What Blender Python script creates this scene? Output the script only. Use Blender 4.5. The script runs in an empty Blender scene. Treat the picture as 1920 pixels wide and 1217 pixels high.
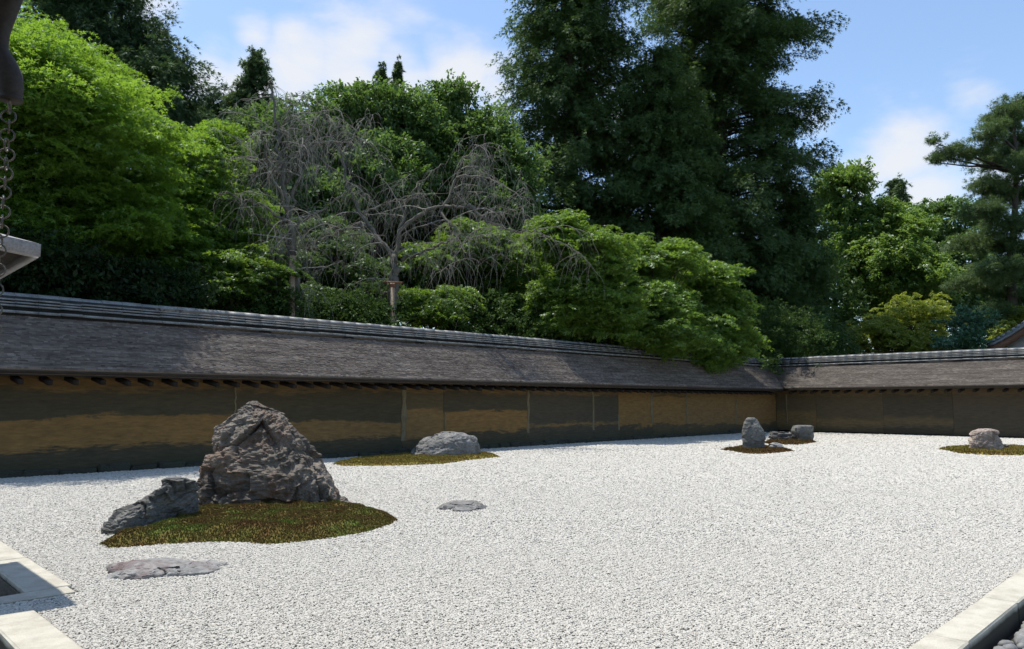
import bpy, math, random
import numpy as np
from mathutils import Vector, noise as mnoise

# ------------------------------------------------------------------ camera, world, sun, exposure
SC = bpy.context.scene
COL = SC.collection
FPX, CX, CY, EYE = 1380.0, 960.0, 608.5, 1.2       # surveyed from the photograph (1920 x 1217)
PITCH = math.atan((753 - 608.5) / FPX)
YAW = math.radians(45.4)
cam = bpy.data.cameras.new('camera')
cam.lens = FPX / 1920 * 36.0
cam.sensor_width = 36.0
cam.clip_start = 0.05
cam.clip_end = 6000
camo = bpy.data.objects.new('camera', cam)
COL.objects.link(camo)
camo.location = (0, 0, EYE)
camo.rotation_euler = (math.pi / 2 + PITCH, 0, YAW - math.pi / 2)
SC.camera = camo

SUN = Vector((-0.08, 0.29, 1.0)).normalized()       # towards the sun
SUN_EL = math.asin(SUN.z)
SUN_ROT = math.atan2(SUN.x, SUN.y)
sl = bpy.data.lights.new('sun', 'SUN')
sl.energy = 4.4
sl.angle = math.radians(0.53)
sl.color = (1.0, 0.955, 0.87)
so = bpy.data.objects.new('sun', sl)
so.rotation_euler = SUN.to_track_quat('Z', 'Y').to_euler()
so.location = (0, 0, 60)
COL.objects.link(so)
SKY_STRENGTH = 0.15
SC.view_settings.view_transform = 'Standard'
SC.view_settings.look = 'None'
SC.view_settings.gamma = 1.0
SC.view_settings.use_curve_mapping = False
SC.view_settings.exposure = 0.5
SC.cycles.max_bounces = 8
SC.cycles.diffuse_bounces = 3
SC.cycles.transparent_max_bounces = 8

# pixel of the photograph -> place in the garden (survey helpers)
_F = np.array([math.cos(YAW) * math.cos(PITCH), math.sin(YAW) * math.cos(PITCH), math.sin(PITCH)])
_R = np.array([math.sin(YAW), -math.cos(YAW), 0.0])
_U = np.cross(_R, _F)
_C = np.array([0, 0, EYE])
_H = np.array([math.cos(YAW), math.sin(YAW), 0.0])
def ray(x, y): return _F + (x - CX) / FPX * _R - (y - CY) / FPX * _U
def onz(x, y, z=0.0):
    d = ray(x, y); return _C + d * ((z - EYE) / d[2])
def atd(x, y, D):
    d = ray(x, y); return _C + d * (D / float(d @ _H))

def world():
    w = bpy.data.worlds.new('World'); SC.world = w; w.use_nodes = True
    nt = w.node_tree; N = nt.nodes; L = nt.links
    N.clear()
    out = N.new('ShaderNodeOutputWorld'); bg = N.new('ShaderNodeBackground')
    sky = N.new('ShaderNodeTexSky'); sky.sky_type = 'NISHITA'; sky.sun_disc = False
    sky.sun_elevation = SUN_EL; sky.sun_rotation = SUN_ROT
    sky.air_density = 1.0; sky.dust_density = 0.6; sky.ozone_density = 1.5
    tc = N.new('ShaderNodeTexCoord')
    nrm = N.new('ShaderNodeVectorMath'); nrm.operation = 'NORMALIZE'
    L.new(tc.outputs['Generated'], nrm.inputs[0])
    def math_(op, a, b=None, clamp=False):
        m = N.new('ShaderNodeMath'); m.operation = op; m.use_clamp = clamp
        for i, v in enumerate((a, b)):
            if v is None: continue
            if isinstance(v, (int, float)): m.inputs[i].default_value = v
            else: L.new(v, m.inputs[i])
        return m.outputs[0]
    mp = N.new('ShaderNodeMapping'); mp.inputs['Scale'].default_value = (1, 1, 2.2)
    L.new(nrm.outputs[0], mp.inputs[0])
    nz = N.new('ShaderNodeTexNoise'); nz.inputs['Scale'].default_value = 5.5
    nz.inputs['Detail'].default_value = 9; nz.inputs['Roughness'].default_value = 0.56
    nz.inputs['Distortion'].default_value = 0.25
    L.new(mp.outputs[0], nz.inputs['Vector'])
    total = None
    # cloud banks: direction, angular spread, weight
    banks = [((380, 150), .0030, .75), ((470, 185), .0035, .85), ((560, 150), .0035, .8), ((660, 160), .0035, .85), ((760, 165), .003, .85), ((860, 140), .003, .95), ((930, 175), .003, .8),
             ((1700, 290), .0040, .88), ((1640, 330), .003, .75), ((1720, 370), .004, .85), ((1815, 180), .0012, .62), ((1540, 235), .001, .5), ((1880, 330), .003, .6),
             ((545, 75), .0010, .6), ((275, 12), .0022, .85), ((475, 62), .0007, .65), ((700, 60), .003, .40), ((760, 0), .004, .42), ((1100, 250), .012, .6)]
    for (px, py), spread, wt in banks:
        d = ray(px, py); d = d / np.linalg.norm(d)
        dp = N.new('ShaderNodeVectorMath'); dp.operation = 'DOT_PRODUCT'
        L.new(nrm.outputs[0], dp.inputs[0]); dp.inputs[1].default_value = tuple(d)
        g = math_('MULTIPLY', math_('SUBTRACT', 1.0, dp.outputs['Value']), -1.0 / spread * 1.6)
        g = math_('MULTIPLY', math_('EXPONENT', g), wt)
        total = g if total is None else math_('MAXIMUM', total, g)
    # general fair-weather cover over the rest of the dome
    base = N.new('ShaderNodeTexNoise'); base.inputs['Scale'].default_value = 1.7; base.inputs['Detail'].default_value = 3
    L.new(nrm.outputs[0], base.inputs['Vector'])
    cover = math_('MULTIPLY', math_('SUBTRACT', base.outputs['Fac'], 0.60, True), 0.8)
    total = math_('ADD', math_('MULTIPLY', total, 0.68), cover)
    v = math_('ADD', total, math_('MULTIPLY', math_('SUBTRACT', nz.outputs['Fac'], 0.5), 1.25))
    mask = N.new('ShaderNodeMapRange'); mask.interpolation_type = 'SMOOTHSTEP'
    mask.inputs['From Min'].default_value = 0.18; mask.inputs['From Max'].default_value = 0.64
    mask.inputs['To Max'].default_value = 0.93
    L.new(v, mask.inputs['Value'])
    mx = N.new('ShaderNodeMix'); mx.data_type = 'RGBA'
    L.new(mask.outputs[0], mx.inputs['Factor'])
    tint = N.new('ShaderNodeMix'); tint.data_type = 'RGBA'; tint.blend_type = 'MULTIPLY'; tint.inputs['Factor'].default_value = 1
    L.new(sky.outputs[0], tint.inputs['A']); tint.inputs['B'].default_value = SKY_TINT
    L.new(tint.outputs['Result'], mx.inputs['A']); mx.inputs['B'].default_value = CLOUD
    L.new(mx.outputs['Result'], bg.inputs['Color'])
    bg.inputs['Strength'].default_value = SKY_STRENGTH
    L.new(bg.outputs[0], out.inputs[0])
SKY_TINT = (1.06, 1.07, 1.05, 1)
CLOUD = (4.1, 4.2, 4.4, 1)
world()

# ------------------------------------------------------------------ materials
def material(name):
    m = bpy.data.materials.new(name); m.use_nodes = True
    nt = m.node_tree; nt.nodes.clear()
    return m, nt.nodes, nt.links
def node(N, kind, **kw):
    n = N.new(kind)
    for k, v in kw.items():
        if k in n.inputs: n.inputs[k].default_value = v
        else: setattr(n, k, v)
    return n
def ramp(N, L, fac, stops):
    r = N.new('ShaderNodeValToRGB')
    e = r.color_ramp.elements
    while len(e) < len(stops): e.new(0.5)
    for el, (p, c) in zip(e, stops):
        el.position = p; el.color = (*c, 1) if len(c) == 3 else c
    L.new(fac, r.inputs['Fac'])
    return r.outputs['Color']
def mixc(N, L, fac, a, b, mode='MIX'):
    m = N.new('ShaderNodeMix'); m.data_type = 'RGBA'; m.blend_type = mode
    if isinstance(fac, (int, float)): m.inputs['Factor'].default_value = fac
    else: L.new(fac, m.inputs['Factor'])
    for k, v in (('A', a), ('B', b)):
        if isinstance(v, tuple): m.inputs[k].default_value = (*v, 1) if len(v) == 3 else v
        else: L.new(v, m.inputs[k])
    return m.outputs['Result']
def fmath(N, L, op, a, b=None, clamp=False):
    m = N.new('ShaderNodeMath'); m.operation = op; m.use_clamp = clamp
    for i, v in enumerate((a, b)):
        if v is None: continue
        if isinstance(v, (int, float)): m.inputs[i].default_value = v
        else: L.new(v, m.inputs[i])
    return m.outputs[0]
def coords(N, L, scale=(1, 1, 1), kind='Position'):
    g = N.new('ShaderNodeNewGeometry')
    mp = N.new('ShaderNodeMapping'); mp.inputs['Scale'].default_value = scale
    L.new(g.outputs['Position'], mp.inputs[0])
    return mp.outputs[0]
def noise(N, L, vec, scale, detail=5, rough=.55, dist=0.0):
    n = node(N, 'ShaderNodeTexNoise', Scale=scale, Detail=detail, Roughness=rough, Distortion=dist)
    L.new(vec, n.inputs['Vector']); return n.outputs['Fac']
def surface(N, L, col, rough=.8, bump=None, strength=.4, dist=.01, spec=.3, metallic=0.0):
    p = N.new('ShaderNodeBsdfPrincipled'); o = N.new('ShaderNodeOutputMaterial')
    if isinstance(col, tuple): p.inputs['Base Color'].default_value = (*col, 1)
    else: L.new(col, p.inputs['Base Color'])
    if isinstance(rough, (int, float)): p.inputs['Roughness'].default_value = rough
    else: L.new(rough, p.inputs['Roughness'])
    p.inputs['Specular IOR Level'].default_value = spec
    p.inputs['Metallic'].default_value = metallic
    if bump is not None:
        b = node(N, 'ShaderNodeBump', Strength=strength, Distance=dist)
        L.new(bump, b.inputs['Height']); L.new(b.outputs[0], p.inputs['Normal'])
    L.new(p.outputs[0], o.inputs[0])
def attr(N, name, typ='GEOMETRY'):
    a = N.new('ShaderNodeAttribute'); a.attribute_name = name; a.attribute_type = typ
    return a.outputs['Fac']

def m_mottled(name, c1, c2, c3=None, scale=6, rough=.85, bump=.5, bdist=.01, spec=.25, squash=(1, 1, 1), fine=60):
    m, N, L = material(name)
    v = coords(N, L, squash)
    a = noise(N, L, v, scale, 6, .6); f = noise(N, L, v, fine, 3, .6)
    st = [(.3, c1), (.68, c2)] if c3 is None else [(.28, c1), (.5, c2), (.72, c3)]
    c = ramp(N, L, a, st)
    g = ramp(N, L, f, [(.25, (.62, .62, .62)), (.75, (1.25, 1.25, 1.25))])
    c = mixc(N, L, 1.0, c, g, 'MULTIPLY')
    h = fmath(N, L, 'ADD', a, fmath(N, L, 'MULTIPLY', f, .5))
    surface(N, L, c, rough, h, bump, bdist, spec)
    return m

def m_leaf(name, dark, light, trans, tmix=.42, gloss=.05, grough=.42, nscale=.5):
    m, N, L = material(name)
    t = attr(N, 'tone')
    big = noise(N, L, coords(N, L), nscale, 2)
    pt = attr(N, 'ptone', 'INSTANCER')
    f = fmath(N, L, 'ADD', fmath(N, L, 'MULTIPLY', t, .4), fmath(N, L, 'MULTIPLY', big, .35))
    f = fmath(N, L, 'ADD', f, fmath(N, L, 'MULTIPLY', pt, .35))
    c = ramp(N, L, f, [(.15, dark), (.85, light)])
    ct = mixc(N, L, 1.0, ramp(N, L, f, [(.1, (.75, .75, .75)), (.9, (1.15, 1.15, 1.15))]), trans, 'MULTIPLY')
    d = N.new('ShaderNodeBsdfDiffuse'); tr = N.new('ShaderNodeBsdfTranslucent'); gl = N.new('ShaderNodeBsdfGlossy')
    gl.inputs['Roughness'].default_value = grough
    gl.inputs['Color'].default_value = (.9, .95, 1, 1)
    L.new(c, d.inputs['Color']); L.new(ct, tr.inputs['Color'])
    m1 = N.new('ShaderNodeMixShader'); m1.inputs[0].default_value = tmix
    L.new(d.outputs[0], m1.inputs[1]); L.new(tr.outputs[0], m1.inputs[2])
    m2 = N.new('ShaderNodeMixShader'); m2.inputs[0].default_value = gloss
    L.new(m1.outputs[0], m2.inputs[1]); L.new(gl.outputs[0], m2.inputs[2])
    o = N.new('ShaderNodeOutputMaterial'); L.new(m2.outputs[0], o.inputs[0])
    return m

def m_clay(name, lo, hi, ochre, grey, seed, edge=.10, low=None):
    """weathered clay plaster: an ochre band lo..hi (metres up) between rain-darkened zones"""
    m, N, L = material(name)
    g = N.new('ShaderNodeNewGeometry'); sp = N.new('ShaderNodeSeparateXYZ'); L.new(g.outputs['Position'], sp.inputs[0])
    off = N.new('ShaderNodeMapping'); off.inputs['Location'].default_value = (seed * 3.1, seed * 1.7, seed)
    off.inputs['Scale'].default_value = (.9, .9, 3.2); L.new(g.outputs['Position'], off.inputs[0])
    n1 = noise(N, L, off.outputs[0], 1.1, 7, .62, .3)
    n2 = noise(N, L, off.outputs[0], 5, 6, .65)
    off2 = N.new('ShaderNodeMapping'); off2.inputs['Scale'].default_value = (4, 4, 26); L.new(g.outputs['Position'], off2.inputs[0])
    n3 = noise(N, L, off2.outputs[0], 1.2, 5, .65)
    z = fmath(N, L, 'ADD', sp.outputs['Z'], fmath(N, L, 'MULTIPLY', fmath(N, L, 'SUBTRACT', n1, .5), .55))
    z = fmath(N, L, 'ADD', z, fmath(N, L, 'MULTIPLY', fmath(N, L, 'SUBTRACT', n3, .5), .22))
    def step(x, a, b):
        r = N.new('ShaderNodeMapRange'); r.interpolation_type = 'SMOOTHSTEP'
        r.inputs['From Min'].default_value = a; r.inputs['From Max'].default_value = b
        L.new(x, r.inputs['Value']); return r.outputs[0]
    band = fmath(N, L, 'MULTIPLY', step(z, lo - edge * .4, lo + edge * .4), fmath(N, L, 'SUBTRACT', 1.0, step(z, hi - edge * .3, hi + edge * .3)))
    top = step(z, 1.36, 1.5)
    band = fmath(N, L, 'MAXIMUM', band, fmath(N, L, 'MULTIPLY', top, .6))
    oc = mixc(N, L, n2, tuple(c * .75 for c in ochre), tuple(c * 1.3 for c in ochre))
    gr = mixc(N, L, n2, tuple(c * .8 for c in grey), tuple(c * 1.25 for c in grey))
    c = mixc(N, L, fmath(N, L, 'MULTIPLY', band, fmath(N, L, 'ADD', .45, fmath(N, L, 'MULTIPLY', n2, .8), True)), gr, oc)
    foot = step(z, .42, .12)
    c = mixc(N, L, fmath(N, L, 'MULTIPLY', foot, .55), c, low or (.036, .042, .026))
    c = mixc(N, L, 1.0, c, ramp(N, L, n3, [(.2, (.72, .72, .72)), (.8, (1.25, 1.25, 1.25))]), 'MULTIPLY')
    surface(N, L, c, .92, fmath(N, L, 'ADD', n3, n2), .45, .012, .15)
    return m

def m_rock(name, base, lightc, rust=None, rust_amt=.5, vein=.3, scale=5, stretch=(1, 1, 1)):
    m, N, L = material(name)
    v = coords(N, L, stretch)
    a = noise(N, L, v, scale, 8, .66, .5)
    b = noise(N, L, v, scale * 5, 6, .7, .2)
    c = ramp(N, L, a, [(.3, base), (.55, tuple((p + q) / 2 for p, q in zip(base, lightc))), (.74, lightc)])
    if rust:
        r = noise(N, L, v, scale * .55, 5, .6, .8)
        rm = ramp(N, L, r, [(.5, (0, 0, 0)), (.66, (rust_amt,) * 3)])
        c = mixc(N, L, rm, c, rust)
    lich = noise(N, L, v, scale * .45, 6, .7, .4)
    c = mixc(N, L, ramp(N, L, lich, [(.52, (0, 0, 0)), (.64, (.55, .55, .55))]), c, tuple(q * 1.15 for q in lightc))
    vv = ramp(N, L, b, [(.62, (0, 0, 0)), (.72, (vein,) * 3)])
    c = mixc(N, L, vv, c, tuple(min(.6, q * 1.7) for q in lightc))
    dk = ramp(N, L, b, [(.28, (.45, .45, .45)), (.5, (1, 1, 1))])
    c = mixc(N, L, 1.0, c, dk, 'MULTIPLY')
    h = fmath(N, L, 'ADD', a, fmath(N, L, 'MULTIPLY', b, .55))
    surface(N, L, c, .78, h, .75, .035, .35)
    return m

def m_attr(name, c1, c2, c3, rough=.9, nscale=2.2, stretch=(1, 1, 1), spec=.2, nw=.6, bump=None, typ='GEOMETRY', fine=0):
    m, N, L = material(name)
    t = attr(N, 'tone', typ)
    v = coords(N, L, stretch)
    n = noise(N, L, v, nscale, 5, .6)
    f = fmath(N, L, 'ADD', fmath(N, L, 'MULTIPLY', t, 1 - nw), fmath(N, L, 'MULTIPLY', n, nw))
    c = ramp(N, L, f, [(.3, c1), (.5, c2), (.7, c3)])
    hb = None
    if fine:
        hb = noise(N, L, v, fine, 4, .6)
    surface(N, L, c, rough, hb, .5, .006, spec)
    return m

M = {}
M['gravel'] = m_attr('gravel_chip', (.345, .326, .286), (.445, .422, .374), (.49, .467, .42), .85, 1.2, (1, 1, 1), .25, .25, typ='INSTANCER')
def m_gravel_bed():
    m, N, L = material('gravel_bed')
    v = coords(N, L)
    a = noise(N, L, v, 42, 3, .7); b = noise(N, L, v, .35, 3)
    c = ramp(N, L, a, [(.30, (.33, .313, .274)), (.48, (.435, .413, .366)), (.64, (.475, .453, .408))])
    c = mixc(N, L, 1.0, c, ramp(N, L, b, [(.3, (.95, .945, .93)), (.7, (1.02, 1.02, 1.02))]), 'MULTIPLY')
    surface(N, L, c, .9, a, .9, .03, .2)
    return m
M['gravel_bed'] = m_gravel_bed()
M['soil'] = m_mottled('woodland_soil', (.018, .014, .010), (.035, .028, .018), (.03, .045, .016), 1.4)
M['earth'] = m_mottled('dark_earth', (.03, .026, .02), (.06, .052, .04), None, 2)
def m_kerb():
    m, N, L = material('kerb_granite'); v = coords(N, L)
    a = noise(N, L, v, 7, 6, .65); f = noise(N, L, v, 140, 3, .6)
    c = ramp(N, L, a, [(.3, (.34, .315, .26)), (.55, (.45, .425, .355)), (.75, (.48, .455, .39))])
    c = mixc(N, L, 1.0, c, ramp(N, L, f, [(.25, (.8, .8, .8)), (.75, (1.08, 1.08, 1.08))]), 'MULTIPLY')
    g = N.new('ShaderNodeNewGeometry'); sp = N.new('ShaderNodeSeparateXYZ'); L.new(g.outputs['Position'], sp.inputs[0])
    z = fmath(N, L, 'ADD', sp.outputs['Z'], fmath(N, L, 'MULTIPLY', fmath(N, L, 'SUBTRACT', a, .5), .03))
    sp2 = noise(N, L, v, 2.2, 5, .65)
    c = mixc(N, L, ramp(N, L, sp2, [(.5, (0, 0, 0)), (.7, (.5, .5, .5))]), c, (.25, .225, .18))
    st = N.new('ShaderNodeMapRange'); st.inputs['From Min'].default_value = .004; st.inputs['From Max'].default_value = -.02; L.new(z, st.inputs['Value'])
    c = mixc(N, L, st.outputs[0], c, (.045, .04, .03))          # drain face painted dark below the top: its shade plus moss stain
    surface(N, L, c, .85, fmath(N, L, 'ADD', a, f), .35, .004, .2)
    return m
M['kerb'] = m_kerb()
M['kerb_mossy'] = m_mottled('mossy_granite', (.07, .06, .045), (.16, .13, .11), (.09, .10, .05), 9, .9, .8, .02)
M['drain_pebble'] = m_mottled('drain_pebble', (.10, .105, .105), (.17, .172, .168), (.235, .225, .21), 4, .7, .3, .004, .4, fine=40)
M['wood_dark'] = m_mottled('dark_timber', (.022, .017, .013), (.045, .034, .024), None, 5, .8, .4, .005, .25, (1, 1, 6))
M['wood_end'] = m_mottled('dark_end_grain', (.016, .012, .010), (.03, .023, .017), None, 9, .9)
M['wood_brown'] = m_mottled('brown_timber', (.12, .06, .035), (.2, .105, .06), None, 6, .7)
M['plaster'] = m_mottled('white_plaster', (.62, .62, .6), (.72, .72, .7), None, 3)
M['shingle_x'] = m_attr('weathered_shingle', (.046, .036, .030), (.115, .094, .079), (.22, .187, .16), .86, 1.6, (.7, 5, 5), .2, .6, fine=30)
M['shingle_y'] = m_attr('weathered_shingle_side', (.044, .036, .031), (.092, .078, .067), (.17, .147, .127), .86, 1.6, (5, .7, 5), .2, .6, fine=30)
M['tile'] = m_mottled('grey_tile', (.11, .118, .12), (.18, .188, .19), (.235, .243, .243), 5, .55, .25, .004, .5, fine=50)
M['mortar'] = m_mottled('dark_mortar', (.02, .02, .02), (.045, .045, .043), None, 5)
M['stone_foot'] = m_mottled('footing_stone', (.022, .024, .018), (.055, .055, .045), (.04, .05, .022), 7, .9, .8, .03)
M['post'] = m_mottled('clay_post', (.13, .105, .06), (.22, .18, .11), None, 8, .9, .5, .01, .2, (1, 1, .4))
M['moss'] = m_attr('moss', (.095, .046, .020), (.105, .086, .024), (.075, .135, .022), .95, 3.0, (1, 1, 1), .1, .85)
M['moss_dry'] = m_attr('dry_moss', (.14, .088, .03), (.18, .14, .035), (.15, .17, .033), .95, 2.5, (1, 1, 1), .1, .7)
M['moss_brown'] = m_attr('brown_moss', (.085, .045, .02), (.105, .062, .024), (.09, .085, .022), .95, 2.5, (1, 1, 1), .1, .7)
M['rock_big'] = m_rock('craggy_rock', (.028, .022, .017), (.205, .175, .142), (.14, .08, .05), .6, .8, 3.0)
M['rock_slate'] = m_rock('slate_rock', (.032, .031, .028), (.16, .155, .142), None, 0, .5, 4, (1, 1, 2))
M['rock_flat'] = m_rock('pale_flat_rock', (.15, .15, .148), (.33, .325, .312), (.10, .05, .05), .75, .5, 5)
M['rock_grey'] = m_rock('grey_rock', (.085, .085, .08), (.26, .25, .24), None, 0, .4, 6)
M['rock_upright'] = m_rock('green_grey_rock', (.06, .06, .053), (.17, .168, .155), None, 0, .35, 4)
M['rock_tan'] = m_rock('tan_rock', (.20, .155, .125), (.42, .35, .30), (.12, .085, .07), .6, .5, 4)
M['rock_pale'] = m_rock('pale_rock', (.20, .20, .20), (.33, .33, .325), None, 0, .3, 6)
M['bark'] = m_mottled('bark', (.035, .028, .022), (.075, .06, .048), (.10, .085, .07), 5, .9, .8, .02, .2, (1, 1, .35))
M['bark_grey'] = m_mottled('lichened_bark', (.062, .057, .046), (.15, .14, .115), (.10, .095, .06), 4, .9, .8, .02, .2)
M['twig'] = m_mottled('grey_twig', (.15, .142, .122), (.27, .258, .225), None, 1.2, .85, .2, .004, .25)
M['post_wood'] = m_mottled('support_timber', (.22, .165, .115), (.36, .28, .20), None, 6, .85, .4, .006, .2, (1, 1, .3))
M['binding'] = m_mottled('orange_binding', (.17, .075, .04), (.26, .125, .07), None, 20, .9)
M['rope'] = m_mottled('rope', (.30, .28, .24), (.42, .40, .35), None, 20)
M['bronze'] = m_mottled('dark_bronze', (.03, .022, .016), (.06, .045, .033), None, 6, .75, .3, .004, .5)
M['ring_metal'] = m_mottled('weathered_copper', (.07, .055, .038), (.16, .13, .09), None, 30, .5, .2, .002, .5)
M['copper_sheet'] = m_mottled('grey_copper_sheet', (.24, .235, .24), (.34, .33, .335), None, 6, .45, .15, .003, .6)
M['leaf_maple'] = m_leaf('maple_leaf', (.05, .115, .022), (.125, .225, .036), (.36, .58, .05), .42, .025)
M['leaf_maple_mid'] = m_leaf('mid_maple_leaf', (.05, .105, .020), (.115, .19, .034), (.28, .45, .045), .42, .03)
M['leaf_maple_deep'] = m_leaf('deep_maple_leaf', (.04, .085, .022), (.09, .15, .04), (.16, .27, .05), .38, .03)
M['leaf_broad'] = m_leaf('broad_leaf', (.048, .098, .026), (.11, .185, .046), (.17, .29, .05), .36, .03, .45)
M['leaf_bright'] = m_leaf('bright_leaf', (.065, .13, .028), (.14, .225, .05), (.26, .40, .055), .42, .03)
M['leaf_yellow'] = m_leaf('yellow_green_leaf', (.13, .17, .025), (.24, .28, .05), (.44, .52, .06), .44, .025)
M['leaf_hinoki'] = m_leaf('cypress_spray', (.036, .074, .022), (.098, .16, .046), (.11, .19, .036), .32, .02, .5)
M['leaf_conifer'] = m_leaf('conifer_spray', (.028, .06, .025), (.075, .13, .05), (.08, .14, .04), .3, .02, .5)
M['leaf_pine'] = m_leaf('pine_needle', (.055, .10, .038), (.13, .19, .07), (.15, .23, .06), .32, .02, .5)
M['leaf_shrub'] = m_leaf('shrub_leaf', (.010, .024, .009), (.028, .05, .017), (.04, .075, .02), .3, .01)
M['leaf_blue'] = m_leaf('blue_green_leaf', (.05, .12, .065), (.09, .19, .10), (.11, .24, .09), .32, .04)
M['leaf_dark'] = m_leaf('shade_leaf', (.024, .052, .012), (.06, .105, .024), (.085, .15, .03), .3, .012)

# ------------------------------------------------------------------ mesh helpers
class MB:
    def __init__(s): s.v = []; s.f = []; s.t = []; s.n = 0
    def add(s, V, F, tone=None):
        V = np.asarray(V, float).reshape(-1, 3); F = np.asarray(F, np.int64)
        s.v.append(V); s.f.append(F + s.n); s.n += len(V)
        if tone is None: tone = np.full(len(V), .5)
        elif np.isscalar(tone): tone = np.full(len(V), tone)
        s.t.append(np.asarray(tone, float))
        return s
    def box(s, lo, hi, tone=None):
        x0, y0, z0 = lo; x1, y1, z1 = hi
        V = [(x0, y0, z0), (x1, y0, z0), (x1, y1, z0), (x0, y1, z0), (x0, y0, z1), (x1, y0, z1), (x1, y1, z1), (x0, y1, z1)]
        return s.add(V, [(0, 3, 2, 1), (4, 5, 6, 7), (0, 1, 5, 4), (1, 2, 6, 5), (2, 3, 7, 6), (3, 0, 4, 7)], tone)
    def tube(s, pts, rad, k=6, caps=True, flat=None):
        P = np.asarray(pts, float); n = len(P)
        rad = np.full(n, rad) if np.isscalar(rad) else np.asarray(rad, float)
        T = np.gradient(P, axis=0); T /= np.linalg.norm(T, axis=1)[:, None] + 1e-9
        ref = np.array([0, 0, 1.]) if abs(T[0][2]) < .9 else np.array([1., 0, 0])
        A = np.cross(T, ref); A /= np.linalg.norm(A, axis=1)[:, None] + 1e-9
        B = np.cross(T, A)
        an = np.arange(k) / k * 2 * np.pi
        ca, sa = np.cos(an), np.sin(an)
        V = P[:, None] + rad[:, None, None] * (A[:, None] * ca[None, :, None] + B[:, None] * sa[None, :, None])
        i = np.arange(n - 1)[:, None] * k; j = np.arange(k)[None]; j2 = (j + 1) % k
        F = np.stack([i + j, i + j2, i + k + j2, i + k + j], -1).reshape(-1, 4)
        base = s.n
        s.add(V.reshape(-1, 3), F)
        if caps and k > 3:
            s.f.append(np.array([[base + q for q in range(k)][::-1]])); s.f.append(np.array([[base + (n - 1) * k + q for q in range(k)]]))
        return s
    def mesh(s, name, smooth=False, off=(0, 0, 0)):
        V = np.concatenate(s.v) - np.asarray(off, float)
        me = bpy.data.meshes.new(name)
        tot = np.concatenate([np.full(len(f), f.shape[1]) for f in s.f])
        li = np.concatenate([f.ravel() for f in s.f])
        me.vertices.add(len(V)); me.vertices.foreach_set('co', V.ravel().astype(np.float32))
        me.loops.add(len(li)); me.loops.foreach_set('vertex_index', li.astype(np.int32))
        me.polygons.add(len(tot))
        st = np.zeros(len(tot), np.int32); st[1:] = np.cumsum(tot)[:-1]
        me.polygons.foreach_set('loop_start', st)
        if smooth: me.polygons.foreach_set('use_smooth', np.ones(len(tot), bool))
        a = me.attributes.new('tone', 'FLOAT', 'POINT')
        a.data.foreach_set('value', np.concatenate(s.t).astype(np.float32))
        me.update(calc_edges=True)
        me.validate()
        return me
def wloc(o):
    v = np.zeros(3)
    while o is not None: v += np.array(o.location); o = o.parent
    return v
def tag(o, label=None, cat=None, group=None, kind=None):
    for k, v in (('label', label), ('category', cat), ('group', group), ('kind', kind)):
        if v: o[k] = v
    return o
def empty(name, loc, label=None, cat=None, group=None, kind=None):
    o = bpy.data.objects.new(name, None); COL.objects.link(o); o.location = loc; o.empty_display_size = .2
    return tag(o, label, cat, group, kind)
def put(name, mb, m, parent=None, smooth=False, base=None, **tags):
    """world-space builder -> one mesh object (child of parent, or placed with its origin at base)"""
    off = wloc(parent) if parent is not None else (np.asarray(base, float) if base is not None else np.zeros(3))
    me = mb.mesh(name, smooth, off); me.materials.append(m)
    o = bpy.data.objects.new(name, me); COL.objects.link(o)
    if parent is not None: o.parent = parent
    else: o.location = off
    return tag(o, **tags)
def inst(name, me, parent, loc, rot=(0, 0, 0), scale=(1, 1, 1)):
    o = bpy.data.objects.new(name, me); COL.objects.link(o)
    o.parent = parent; o.location = Vector(loc) - Vector(wloc(parent)); o.rotation_euler = rot; o.scale = scale
    return o
def bevel_box_mesh(name, sx, sy, sz, b, m, seed=0, jit=0.0):
    r = random.Random(seed)
    import bmesh
    bm = bmesh.new(); bmesh.ops.create_cube(bm, size=1.0)
    for v in bm.verts: v.co = Vector((v.co.x * sx, v.co.y * sy, v.co.z * sz))
    bmesh.ops.bevel(bm, geom=bm.edges[:], offset=b, segments=1, affect='EDGES', profile=.5)
    for v in bm.verts: v.co += Vector((r.uniform(-jit, jit), r.uniform(-jit, jit), r.uniform(-jit, jit)))
    me = bpy.data.meshes.new(name); bm.to_mesh(me); bm.free(); me.materials.append(m)
    return me

# ------------------------------------------------------------------ setting: ground
XW, YW = 29.1, 14.05           # garden faces of the two walls
XR, YR = 29.62, 14.57          # ridge lines
mb = MB(); S = 2500
mb.add([(-S, -S, -.32), (S, -S, -.32), (S, S, -.32), (-S, S, -.32)], [(0, 1, 2, 3)])
put('ground', mb, M['earth'], kind='structure')
mb = MB(); mb.box((1.38, 1.14, -.3), (XW + .3, YW + .3, -.006)); mb.box((1.0, 3.2, -.3), (1.38, 5.42, -.008)); mb.box((-.5, 4.98, -.3), (1.0, 5.26, -.0095))
put('gravel_bed', mb, M['gravel_bed'], kind='structure')
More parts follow.
